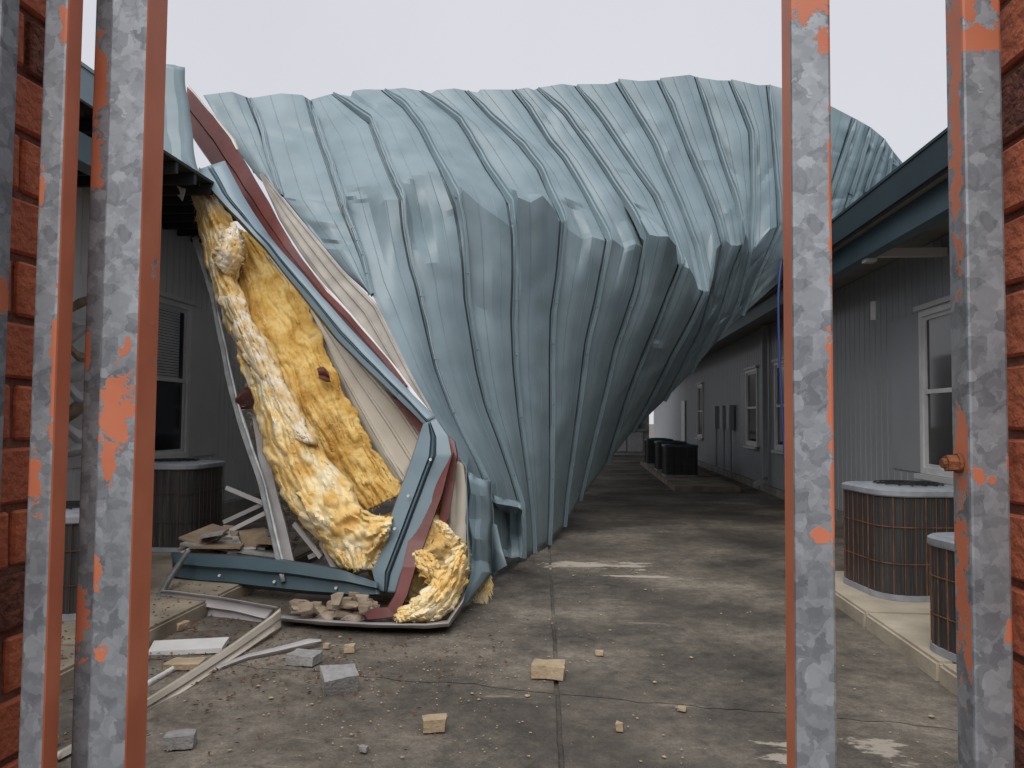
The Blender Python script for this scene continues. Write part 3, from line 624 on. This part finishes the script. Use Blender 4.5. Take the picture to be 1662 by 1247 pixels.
# steel struts in front of the left wall
lone('truss_strut', [(311,385,320,383,7.9),(340,480,350,478,7.6),(374,650,386,648,7.15),(420,790,432,786,6.75),(456,946,468,942,6.25)], [(0,.05),(.06,0),(.55,0),(.6,.05),(1,.05)], M['strut'], 'long thin galvanised strut leaning from the eave to the rubble', 'steel strut')
lone('white_stud', [(408,668,418,664,7.2),(418,740,436,734,7.0),(440,830,458,826,6.8),(456,922,482,918,6.6)], [(0,.04),(.08,0),(.9,0),(1,.06)], M['greymetal'], 'pale metal stud standing beside the insulation foot', 'metal stud')
lone('bracket', [(378,650,380,666,7.2),(394,632,398,664,7.1),(410,628,412,664,7.0)], [(0,.05),(.2,0),(1,.04)], M['maroon'], 'maroon bracket sticking out of the insulation beside the strut', 'bracket')
lone('purlin_clip', [(514,598,518,614,7.0),(524,596,530,620,6.95),(533,606,537,620,6.95)], [(0,0),(.3,-.04),(.6,0),(.8,-.04),(1,0)], M['maroon'], 'small maroon clip on the cream liner sheet', 'bracket')
# ---------------------------------------------------------------- insulation
def blanket(name, L, R, D, mt, parent, base, amp=.06, bul=.2, nx=70, ny=230, fold=1.0, seed=0):
    a, b = arc(L, ny), arc(R, ny); rows = []
    for i in range(ny+1):
        f = i/ny; k = f*(len(D)-1); j = min(int(k), len(D)-2); d0 = lerp(D[j], D[j+1], k-j); row = []
        for s in range(nx+1):
            t = s/nx; jag = 1+.0*t
            x, y = lerp(a[i][0],b[i][0],t), lerp(a[i][1],b[i][1],t); d = d0 - bul*math.sin(math.pi*t)**.7
            p = at(x, y, d); q = p*1.0+Vector((seed,seed,0))
            wv = noise.noise_vector(q*3.1)*.35; q3 = Vector((t*1.5*fold+f*.5, f*1.3, seed)) + wv*.6
            r1 = 1-abs(noise.noise(q3*Vector((3.0,3.0,3.0)).x)); r2 = 1-abs(noise.noise(Vector((t*6-f*4,f*5,seed+4))+wv*1.3)); r3 = 1-abs(noise.noise(q*15+wv*6))
            r4 = 1-abs(noise.noise(Vector((t*7+f*4,f*3,seed+9))+wv*.8))
            h = amp*(1.1*r1**4 + .7*r4**5 + .5*r2**5 + .26*r3**3 + .5*fbm(q*2.2,2) + .17*fbm(q*24,4))
            e = min(t,1-t); x += (noise.noise(Vector((f*14,seed+t*3,1)))*11 + noise.noise(Vector((f*55,seed,t*2)))*4)*(1-min(e/.2,1))
            row.append(at(x, y, d-h) - base)
        rows.append(row)
    m = MB(); m.grid(rows); o = m.build(name, mt, parent, smooth=80, solid=.03)
    z = MB()
    for _ in range(int(nx*ny*.55)):
        i, j = random.randrange(ny), random.randrange(nx); p = rows[i][j].lerp(rows[i+1][j+1], random.random()); u = (rows[i][j+1]-rows[i][j]).normalized(); v = (rows[i+1][j]-rows[i][j]).normalized(); nn = u.cross(v)
        if nn.y > 0: nn = -nn
        a_ = random.random()*6.28; dr = (u*math.cos(a_)*.8 + v*math.sin(a_) + nn*random.uniform(.1,.6)).normalized()*random.uniform(.015,.06); wv = dr.cross(nn).normalized()*random.uniform(.0006,.0022); k = len(z.v)
        z.v += [p-nn*.002-wv, p-nn*.002+wv, p+dr*.6+nn*.004+wv*.6, p+dr]; z.f.append((k,k+1,k+2,k+3)); z.mi.append(0)
    fz = z.build('fuzz', mt, o); fz['kind'] = 'stuff'
    return o
ins = thing('insulation_blanket', 'torn yellow fibreglass insulation hanging from the left eave to the rubble', 'insulation', at(590,940,6.6)); B5 = Vector(ins.location)
blanket('inner_layer', [(372,365),(383,450),(408,530),(448,600),(478,670),(528,750),(582,835)], [(412,385),(450,416),(492,482),(533,580),(570,660),(612,735),(656,800)], [8.0,7.75,7.45,7.2,7.0,6.9,6.8], M['ins2'], ins, B5, .035, .03, seed=3)
blanket('outer_roll', [(311,300),(322,354),(337,426),(354,489),(382,568),(402,608),(413,661),(424,709),(453,784),(471,828),(497,855),(532,890),(558,922)], [(345,316),(384,368),(392,412),(382,452),(402,502),(437,564),(468,621),(490,670),(534,745),(561,784),(592,831),(630,850),(604,925)], [8.05,7.9,7.65,7.4,7.15,6.95,6.8,6.65,6.5,6.4], M['ins'], ins, B5, .05, .2, seed=0)
blanket('paper_facing', [(358,482),(384,548),(404,596),(440,650),(478,712)], [(388,480),(414,530),(440,580),(470,640),(512,722)], [7.28,7.12,6.98,6.84,6.68], M['paper'], ins, B5, .03, .12, 30, 80, seed=11)
blanket('curl', [(345,420),(352,400),(366,378),(380,362)], [(368,450),(390,425),(395,400),(388,378)], [7.5,7.45,7.5,7.6], M['paper'], ins, B5, .022, .12, 24, 50, seed=21)
blanket('foot_fold', [(480,800),(540,800),(600,835),(638,842)], [(540,900),(575,930),(606,925),(625,880)], [6.5,6.38,6.36,6.4], M['ins'], ins, B5, .05, .12, 30, 50, seed=31)
ins2 = thing('insulation_tuft', 'loose yellow insulation spilling behind the maroon purlin onto the pan', 'insulation', at(690,1005,6.15)); B6 = Vector(ins2.location)
blanket('upper_wad', [(640,905),(655,850),(690,820),(720,850)], [(650,985),(700,985),(745,960),(762,890)], [6.6,6.62,6.6,6.55], M['ins'], ins2, B6, .05, .16, 40, 60, seed=41)
blanket('lower_wad', [(640,1000),(690,960),(730,905),(748,880)], [(650,1010),(700,1010),(735,990),(762,930)], [5.75,5.85,6.05,6.2], M['ins'], ins2, B6, .05, .1, 30, 50, seed=51)
blanket('draped_tongue', [(664,900),(680,925),(700,955),(712,975)], [(690,890),(712,915),(728,940),(726,972)], [6.4,6.3,6.25,6.2], M['ins'], ins2, B6, .04, .08, 24, 40, seed=61)
blanket('backing', [(600,850),(640,830),(700,780),(735,800)], [(600,960),(650,990),(720,985),(758,930)], [6.9,6.9,6.9,6.8], M['ins2'], ins2, B6, .05, .05, 30, 40, seed=71)
def fibres(parent, base, spots, n, ln=.05):
    m = MB()
    for i in range(n):
        x, y, d = random.choice(spots); p = at(x+random.gauss(0,5), y+random.gauss(0,6), d-random.random()*.12)
        q = p + Vector((random.gauss(0,1), -.3*random.random(), -.6+random.gauss(0,.7))).normalized()*ln*random.uniform(.4,1.4); md = (p+q)/2 + Vector((random.gauss(0,.012),0,random.gauss(0,.012)))
        wv = Vector((random.gauss(0,1),random.gauss(0,1),random.gauss(0,1))).normalized()*random.uniform(.0006,.002); k = len(m.v)
        m.v += [v-base for v in (p-wv, p+wv, md-wv*.7, md+wv*.7, q)]; m.f += [(k,k+1,k+3,k+2),(k+2,k+3,k+4)]; m.mi += [0,0]
    o = m.build('loose_fibres', M['ins'], parent); o['kind'] = 'stuff'
edge = [(x,y,8.0-1.5*(y-305)/640) for x, y in arc([(318,310),(330,385),(348,462),(380,548),(402,622),(414,692),(442,766),(472,830),(522,884),(572,938)], 60)]
edge += [(x,y,6.9) for x, y in arc([(395,420),(430,515),(476,572),(508,650),(566,716),(612,790)], 30)]
fibres(ins, B5, edge, 1500)
fibres(ins2, B6, [(x,y,6.3) for x, y in arc([(700,985),(740,960),(758,900),(735,870),(700,880)], 30)], 500)
m = MB(); b0 = at(783,962,6.5)
for i in range(160):
    x = random.uniform(768,796); y = 985-(x-768)*1.5+random.uniform(-14,8); p = at(x,y,6.5)-b0; q = p+Vector((random.gauss(.02,.02),-.02,-random.uniform(.02,.1))); wv = Vector((.008,0,.002)); k = len(m.v)
    m.v += [p-wv,p+wv,q]; m.f.append((k,k+1,k+2)); m.mi.append(0)
rg_ = m.build('insulation_shreds', M['ins']); rg_.location = b0; tag(rg_, 'ragged yellow insulation shreds hanging out under the roof hem', 'insulation')
# ---------------------------------------------------------------- rubble, boards, flashings on the ground
pan = lone('roof_pan', [(452,996,456,1008,5.6),(520,1003,520,1014,5.5),(600,1008,600,1018,5.45),(690,1010,690,1020,5.45),(726,1006,730,1016,5.5),(758,955,746,994,5.95)], [(0,.35),(.5,.02),(.55,-.02),(1,0)], M['greymetal'], 'curved grey rim of the roof pan lying under the rubble', 'flashing')
def chunk(name, px, py, wpx, hpx, mt, label, cat, group=None, z=0.0, rz=None, dep=None, jag=.16, d=None):
    P = gz(px, py, z) if d is None else at(px, py, d)
    dist = P.y; W = wpx*dist/F; H = hpx*dist/F; D = dep or W*.7
    bm = bmesh.new(); pts = []
    for sx_ in (-1,1):
        for sy_ in (-1,1):
            for sz_ in (0,1):
                for _ in range(3 if jag > .12 else 2):            # chipped corners
                    pts.append(Vector((sx_*(.5-random.random()*jag), sy_*(.5-random.random()*jag), sz_*(1-random.random()*jag*1.2))))
    for p in pts: bm.verts.new((p.x*W, p.y*D, p.z*H))
    h_ = bmesh.ops.convex_hull(bm, input=bm.verts[:]); bmesh.ops.delete(bm, geom=[e for e in h_['geom_interior'] if isinstance(e, bmesh.types.BMVert)], context='VERTS')
    bmesh.ops.triangulate(bm, faces=bm.faces[:]); bmesh.ops.subdivide_edges(bm, edges=bm.edges[:], cuts=2, use_grid_fill=True); sd_ = random.random()*50
    for v in bm.verts: v.co += noise.noise_vector(v.co*(3/max(W,.02))+Vector((sd_,0,0)))*W*.035
    me = bpy.data.meshes.new(name); bm.to_mesh(me); bm.free(); me.materials.append(mt)
    for p in me.polygons: p.use_smooth = True
    me.set_sharp_from_angle(angle=math.radians(22))
    o = bpy.data.objects.new(name, me); C.objects.link(o); o.location = P; o.rotation_euler = (0,0,random.uniform(-.5,.5) if rz is None else rz)
    return tag(o, label, cat, group)
chunk('broken_brick', 891, 1097, 56, 21, M['tan'], 'cream broken brick lying on the joint in the middle of the yard', 'brick', jag=.09, rz=-.05)
chunk('concrete_block', 551, 1118, 62, 36, M['block'], 'tilted grey concrete block fragment in front of the collapsed roof', 'block', jag=.12, rz=.5).rotation_euler.x = .3
chunk('stone_fragment', 705, 1184, 42, 22, M['tan'], 'jagged cream stone fragment in the lower centre of the yard', 'stone', jag=.22)
chunk('block_fragment', 293, 1210, 50, 22, M['block'], 'flat grey block fragment beside the lower left bars', 'block', jag=.15, rz=.3)
chunk('stone_chunk', 568, 1058, 20, 13, M['tan'], 'small rounded tan stone in front of the roof pan rim', 'stone', jag=.2)
chunk('stone_chunk', 530, 1052, 11, 8, M['tan'], 'tiny tan stone left of the rounded stone near the pan', 'stone', jag=.2)
chunk('stone_chunk', 973, 1063, 14, 7, M['tan'], 'small flat tan stone right of the broken brick', 'stone', jag=.2)
chunk('stone_chunk', 1006, 1186, 13, 14, M['tan'], 'small upright tan stone in the lower middle of the yard', 'stone', jag=.2)
chunk('stone_chunk', 1107, 1153, 14, 6, M['tan'], 'small tan stone lying on the crack', 'stone', jag=.2)
chunk('stone_chunk', 590, 1219, 17, 9, M['block'], 'small dark stone at the bottom of the yard', 'stone', jag=.2)
chunk('board_offcut', 494, 1076, 50, 17, M['block'], 'grey brick piece under the thin curled strip', 'brick', jag=.08, rz=-.15)
for i in range(28):
    x = random.uniform(482,606); y = random.uniform(985,1008) - (12*random.random() if 500 < x < 590 else 0)
    chunk('rubble_chunk', x, y, random.uniform(14,46), random.uniform(8,22), M['rubble'] if i % 3 else M['tan2'], 'broken tan masonry chunk in the pile below the bent gutter', 'rubble', 'masonry chunks in the roof pan', d=5.62+random.random()*.28, jag=.42)
for i in range(14):
    x = random.uniform(350,440); y = 905 - random.random()*38
    chunk('rubble_chunk', x, y, random.uniform(14,34), random.uniform(8,18), M['rubble'], 'broken masonry chunk on the heap behind the lower gutter', 'rubble', 'masonry chunks on the left heap', d=6.9+random.random()*.5, jag=.4)
for (x, y, wp, hp), lb in zip(((300,1082,60,10),(285,1020,40,12),(60,1215,60,16)), ('under the white board','beside the pad edge below the channel','between the two left bars at the bottom')):
    chunk('rubble_slab', x, y, wp, hp, M['tan'], 'flat tan masonry slab '+lb, 'rubble', 'flat masonry slabs at lower left', jag=.14)
def plank(name, pts, d, mt, label, cat, th=.02):
    P = [at(x, y, dd) for (x, y), dd in zip(pts, d)]; b = P[0].copy(); m = MB()
    m.quad_box([p-b-Vector((0,0,th)) for p in P] + [p-b for p in P]); o = m.build(name, mt); o.location = b; return tag(o, label, cat)
for i in range(16):
    x = random.uniform(300,470); y = random.uniform(868,905); d0 = random.uniform(6.65,7.3); a_ = random.uniform(-.5,.5); l = random.uniform(18,48); h_ = random.uniform(4,11)
    plank('board_fragment', [(x-l*math.cos(a_),y+l*.35*math.sin(a_)),(x+l*math.cos(a_),y-l*.35*math.sin(a_)),(x+l*math.cos(a_)+6,y-l*.35*math.sin(a_)-h_),(x-l*math.cos(a_)+8,y+l*.35*math.sin(a_)-h_)], (d0,d0,d0+.22,d0+.25), M[('board','block','greymetal','rubble')[i%4]], 'broken board fragment in the heap between the left condenser and insulation', 'board', .018)['group'] = 'board fragments in the left heap'
plank('brown_board', [(290,872),(345,850),(372,858),(330,886)], (6.9,7.3,7.2,6.8), M['board'], 'brown broken board lying on the heap in front of the left condenser', 'board')
plank('grey_board', [(292,882),(470,905),(470,896),(320,872)], (6.75,6.75,7.0,7.1), M['block'], 'long grey board on the heap behind the lower gutter run', 'board')
plank('tan_board', [(385,862),(430,856),(438,880),(395,886)], (7.2,7.3,6.9,6.9), M['board'], 'tan board scrap on top of the heap beside the strut', 'board')
plank('pale_panel', [(350,880),(430,890),(440,872),(370,862)], (7.0,6.9,7.2,7.3), M['greymetal'], 'pale metal panel under the chunks on the heap', 'panel')
plank('white_board', [(240,1058),(360,1052),(372,1034),(250,1040)], (4.85,4.9,5.1,5.05), M['white'], 'white debris-strewn board beneath the channel on the left', 'board', .03)
m = MB(); mm_ = []
for i, (a, b, d1, d2) in enumerate((((366,792),(438,822),7.6,7.2),((362,848),(440,812),7.4,7.3),((372,862),(444,826),7.3,7.1),((490,842),(552,908),6.9,6.7),((476,850),(520,905),6.9,6.7),((500,905),(560,880),6.8,6.9),((520,880),(545,930),6.8,6.6),((285,905),(330,880),6.6,6.9))):
    p, q = at(*a,d1), at(*b,d2); k = MB(); u = (q-p).normalized(); n_ = u.cross(Vector((0,1,0))).normalized()*.02; n2 = Vector((0,.03,0))
    k.quad_box([v-p for v in (p-n_,p+n_,p+n_+n2,p-n_+n2,q-n_,q+n_,q+n_+n2,q-n_+n2)]); o = k.build('metal_strip', M['greymetal'] if i % 2 else M['white']); o.location = p
    tag(o, ['short white trim strip poking up beside the left condenser', 'grey trim strip crossing the heap behind the thin strut', 'white trim strip lowest of those left of the pale stud', 'grey trim strip slanting at the foot of the insulation', 'white trim strip just right of the pale stud foot', 'grey trim strip lying flat behind the lower gutter', 'white trim strip nearest the insulation foot', 'grey trim strip at the left end of the lower gutter'][i], 'metal strip', 'trim strips in the left heap')
fl = thing('flashing_channel', 'grey metal channel lying across the left debris with a bent end', 'flashing', at(455,1015,5.6)); B7 = Vector(fl.location)
ribbon('trough', [(246,990,262,958,5.9),(300,1000,320,965,5.8),(360,1015,390,974,5.72),(410,1028,452,985,5.62)], [(0,.0),(.06,.06),(.5,.08),(.56,.02),(.9,.06),(1,-.02)], M['greymetal'], fl, base=B7)
ribbon('bent_arm', [(456,986,457,1022,5.55),(440,1000,446,1028,5.35),(380,1043,390,1066,4.86),(300,1095,312,1118,4.3),(232,1138,238,1162,3.92),(170,1180,178,1205,3.6),(90,1222,100,1247,3.3)], [(0,.04),(.12,0),(.45,.0),(.5,.03),(.85,.0),(1,.05)], M['cream'], fl, base=B7)
lone('curled_strip', [(350,1082,356,1090,4.6),(400,1062,405,1072,4.82),(450,1050,455,1061,4.96),(500,1037,510,1050,5.1),(521,1038,523,1044,5.15)], [(0,0),(.5,-.02),(1,0)], M['greymetal'], 'thin curled grey strip resting on the yard before the pan', 'metal strip')
lone('white_strip', [(238,1106,240,1116,4.28),(292,1074,294,1083,4.62)], [(0,0),(1,0)], M['white'], 'short straight white strip beside the left bars', 'metal strip', thick=.01)
lone('angle_strut', [(250,975,258,982,5.85),(272,935,281,940,6.1),(300,893,309,897,6.35)], [(0,.03),(.5,0),(1,.03)], M['strut'], 'short bright angle iron propped across the lower gutter end', 'steel strut')
lone('flat_bracket', [(247,975,247,984,5.84),(276,976,276,986,5.8)], [(0,.03),(.5,0),(1,.03)], M['strut'], 'short flat bracket at the foot of the bright angle iron', 'bracket')
m = MB()
for i in range(9):                                        # crushed blinds seen between the bars
    pass
for i, (y, t, c) in enumerate(((492,8,-6),(512,10,4),(535,12,-9),(560,9,8),(590,16,-4),(622,12,10),(655,14,-8),(690,12,6),(722,10,-3))):
    lone('blind_slat', [(108,y-c,108,y+t*1.8-c,7.3),(128,y+c*1.3,128,y+c*1.3+t*2.2,7.2),(150,y+c*2.2,150,y+c*2.2+t*1.5,7.15)], [(0,.03),(.5,-.02),(1,.03)], M['blind'] if i % 3 else M['rubble'], ['topmost','second','third','fourth','fifth','sixth','seventh','eighth','lowest'][i]+' of the crushed slats seen between the two left bars', 'slat')['group'] = 'crushed slats between the left bars'
# scattered flakes over the yard
m = MB()
for i in range(1000):
    y = 3.0 + 8*random.random()**1.5; x = random.uniform(-2.7, 2.0)
    if random.random() < .35: x = random.gauss(-.9, .5); y = random.gauss(4.6, .9)
    if random.random() < .15: y = random.gauss(8.2,.25); x = random.uniform(-.6,1.2)
    r = random.uniform(.003,.008)*(2.2 if random.random() < .06 else 1); k = len(m.v); a0 = random.random()*6
    for q in range(5): a = a0+q*1.256; rr = r*random.uniform(.5,1.3); m.v.append(Vector((x+rr*math.cos(a), y+rr*math.sin(a), .002)))
    m.v.append(Vector((x, y, .003+r*.35)))
    for q in range(5): m.f.append((k+q, k+(q+1)%5, k+5)); m.mi.append(0)
tag(m.build('debris_flakes', M['tan']), 'fine pale debris flakes scattered over the stained yard', 'debris', kind='stuff')
m = MB()
for i in range(1700):
    x, y = random.gauss(-2.5,.8), random.gauss(5.0,.8)
    if y < 3.2: continue
    z = .113 if x < -2.9 else .002
    r = random.uniform(.006,.02); k = len(m.v); a0 = random.random()*6; u = Vector((math.cos(a0),math.sin(a0),0))*r; v = Vector((-math.sin(a0),math.cos(a0),0))*r*.35; c = Vector((x,y,z))
    m.v += [c-u, c+v+Vector((0,0,r*.5)), c+u, c-v]; m.f.append((k,k+1,k+2,k+3)); m.mi.append(0)
tag(m.build('leaf_litter', M['leaf']), 'brown leaf litter and splinters round the lower left debris', 'leaf litter', kind='stuff')
# ---------------------------------------------------------------- brick jambs either side of the opening
def brick_mesh(l, seed):
    bm = bmesh.new(); bmesh.ops.create_cube(bm, size=1)
    for v in bm.verts: v.co = Vector((v.co.x*.1, v.co.y*l, v.co.z*.082))
    bmesh.ops.bevel(bm, geom=bm.edges[:], offset=.004, segments=1, affect='EDGES')
    for v in bm.verts: v.co += noise.noise_vector(v.co*30+Vector((seed,0,0)))*.0025
    me = bpy.data.meshes.new('brick'); bm.to_mesh(me); bm.free(); return me
BR = {}
for k in ('brick','brick2'):
    for l in (.2,.095):
        me = brick_mesh(l, len(BR)*7); me.materials.append(M[k]); BR[k,l] = me
def jamb(X, sgn, label, y1=1.17, y0=.66, top=2.6, ph=0):
    t = thing('brick_wall', label, 'brick wall', (X+sgn*.2, (y0+y1)/2, 0))
    b = Vector(t.location); m = MB(); m.box(min(X+sgn*.008,X+sgn*.4)-b.x, max(X+sgn*.008,X+sgn*.4)-b.x, y0-b.y, y1-.02-b.y, 0, top); m.build('mortar', M['mortar'], t)
    m = MB(); xs = sorted((X+sgn*.402, X+sgn*6.2)); m.box(xs[0]-b.x, xs[1]-b.x, y0+.1-b.y, y1-.03-b.y, 0, 2.5); m.build('wall_run', M['brick'], t)  # unseen brick run beyond the jamb, added to block low sky light
    for c in range(int(top/.094)):
        z = .047+c*.094+ph; y = y1 + random.uniform(-.004,.008)
        ls = [.2,.2] if c % 2 else [.095,.2,.095]
        for l in ls:
            kd = 'brick2' if random.random() < .22 else 'brick'
            o = bpy.data.objects.new('brick', BR[kd,l]); C.objects.link(o); o.parent = t
            o.location = Vector((X+sgn*.05+random.uniform(-.002,.002), y-l/2, z))-b; o.rotation_euler = (random.uniform(-.012,.012),0,random.uniform(-.012,.012)); y -= l+.011
    return t
jamb(-.845, -1, 'red brick jamb at the left edge behind the bars', 1.175)
jamb(.545, 1, 'red brick jamb at the right edge beside the bolted post', 1.165, ph=.03)
# ---------------------------------------------------------------- steel bars of the gate opening
def onY(px, Y): return at(px, 623, Y).x
def steel_bar(name, x0, x1, Yf, label, fp, sp, side, fthr=.36, sthr=.62, dep=None):
    wd = x1-x0; dp = dep or wd; cx = (x0+x1)/2; b = .0035
    prof = [(-wd/2+b,0),(wd/2-b,0),(wd/2-b*.3,b*.3),(wd/2,b),(wd/2,dp-b),(wd/2-b,dp),(-wd/2+b,dp),(-wd/2,dp-b),(-wd/2,b),(-wd/2+b*.3,b*.3)]
    vs = []; fs = []; mi = []
    for z in (-.02, 2.6):
        for x, y in prof: vs.append((x, y, z))
    n = len(prof)
    for i in range(n): fs.append((i,(i+1)%n,n+(i+1)%n,n+i)); mi.append(0 if i in (0,9,1,8) else 1)
    fs.append(tuple(range(n,2*n))); mi.append(0)
    o = mesh_obj(name, vs, fs, None, mats=[galv(name+'_front', fthr, fp), galv(name+'_side', sthr, sp, 1)], fmi=mi)
    o.location = (cx, Yf, 0); return tag(o, label, 'steel bar')
YF = .97
def pz(y, Y=YF): return at(831, y, Y).z
def el(cx0, bar0, bar1, y, wpx, hpx):                     # a paint patch measured in the photograph, in bar space
    return (onY(cx0,YF)-(onY(bar0,YF)+onY(bar1,YF))/2, pz(y), wpx*YF/F, hpx*YF/F)
steel_bar('gate_bar', onY(-61,YF), onY(-21,YF), YF, 'leftmost galvanised bar cut off by the photo edge', [], [(.015,pz(470),.02,.03)], 1, .36, .34)
steel_bar('gate_bar', onY(50,YF), onY(89,YF), YF, 'slim galvanised bar with orange inner side left of the wide bar', [el(84,50,89,20,8,40),el(60,50,89,800,14,45),el(86,50,89,600,6,120),el(55,50,89,300,5,30)], [], 1, .36, .66)
steel_bar('gate_bar', onY(160,YF), onY(221,YF), YF, 'wide galvanised bar with large orange paint patch beside the insulation', [el(190,160,221,665,30,75),el(180,160,221,760,12,40),el(165,160,221,945,14,38),el(180,160,221,1090,10,16),el(205,160,221,560,5,14)], [el(0,0,0,1080,-1,-1)][:0], 1, .365, .64)
steel_bar('gate_bar', onY(134,1.05), onY(134,1.05)+.05, 1.05, 'darker galvanised bar half hidden behind the wide left bar', [(-.02,pz(60),.014,.07),(-.02,pz(205),.014,.04),(-.02,pz(560),.008,.03),(-.02,pz(1050),.016,.04)], [], 1, .38, .45)
steel_bar('gate_bar', onY(1288,YF), onY(1354,YF), YF, 'galvanised bar with orange left side right of the alley', [el(1320,1288,1354,10,50,38),el(1340,1288,1354,75,12,22),el(1351,1288,1354,330,4,130),el(1350,1288,1354,640,7,110),el(1330,1288,1354,860,14,12),el(1350,1288,1354,800,5,70)], [], -1, .36, .66)
post = steel_bar('gate_post', onY(1572,YF), onY(1637,YF), YF, 'bolted galvanised post with flaking orange paint against the right brick', [el(1600,1572,1637,88,50,18),el(1580,1572,1637,20,10,60),el(1628,1572,1637,20,8,70),el(1585,1572,1637,760,8,14),el(1608,1572,1637,768,5,6),el(1632,1572,1637,1000,6,18),el(1634,1572,1637,740,4,10)],
  [(.02,pz(200),.014,.17),(.02,pz(720),.02,.05),(.025,pz(930),.016,.08),(.008,pz(1010),.016,.04),(.01,pz(60),.03,.09)], -1, .365, .38)
# rusty bolt through the post's inner side
bp_ = Vector((onY(1572,YF)-.001, YF+.024, pz(744)))-Vector(post.location)
m = MB(); m.bar(bp_, bp_+Vector((-.004,0,0)), .012, 16); m.bar(bp_+Vector((-.004,0,0)), bp_+Vector((-.016,0,0)), .0105, 6); m.bar(bp_+Vector((-.016,0,0)), bp_+Vector((-.021,0,0)), .006, 10)
m.build('bolt', M['rust'], post, smooth=30)
m = MB(); q = [at(x,y,8.9) for x, y in ((1268,425),(1265,450),(1263,490),(1264,540),(1266,600),(1270,680),(1275,760))]
qb = q[0].copy(); m.tube([p-qb for p in q], .014, 6); o = m.build('blue_cable', M['bluecable']); o.location = qb; tag(o, 'blue cable hanging from the right eave beside the bar', 'cable')

def number(group, text):
    order = ['leftmost','second','third','fourth','fifth','sixth','seventh','eighth','ninth','tenth','eleventh','twelfth','thirteenth','fourteenth','fifteenth','sixteenth']
    for i, o in enumerate(sorted([o for o in C.objects if o.get('group') == group], key=lambda o: o.location.x/o.location.y)):
        if i < len(order): o['label'] = order[i] + (' ' if i == 0 else ' from the left ') + text
number('board fragments in the left heap', 'of the broken board fragments in the heap behind the lower gutter')
number('masonry chunks on the left heap', 'of the masonry chunks on the heap behind the lower gutter')
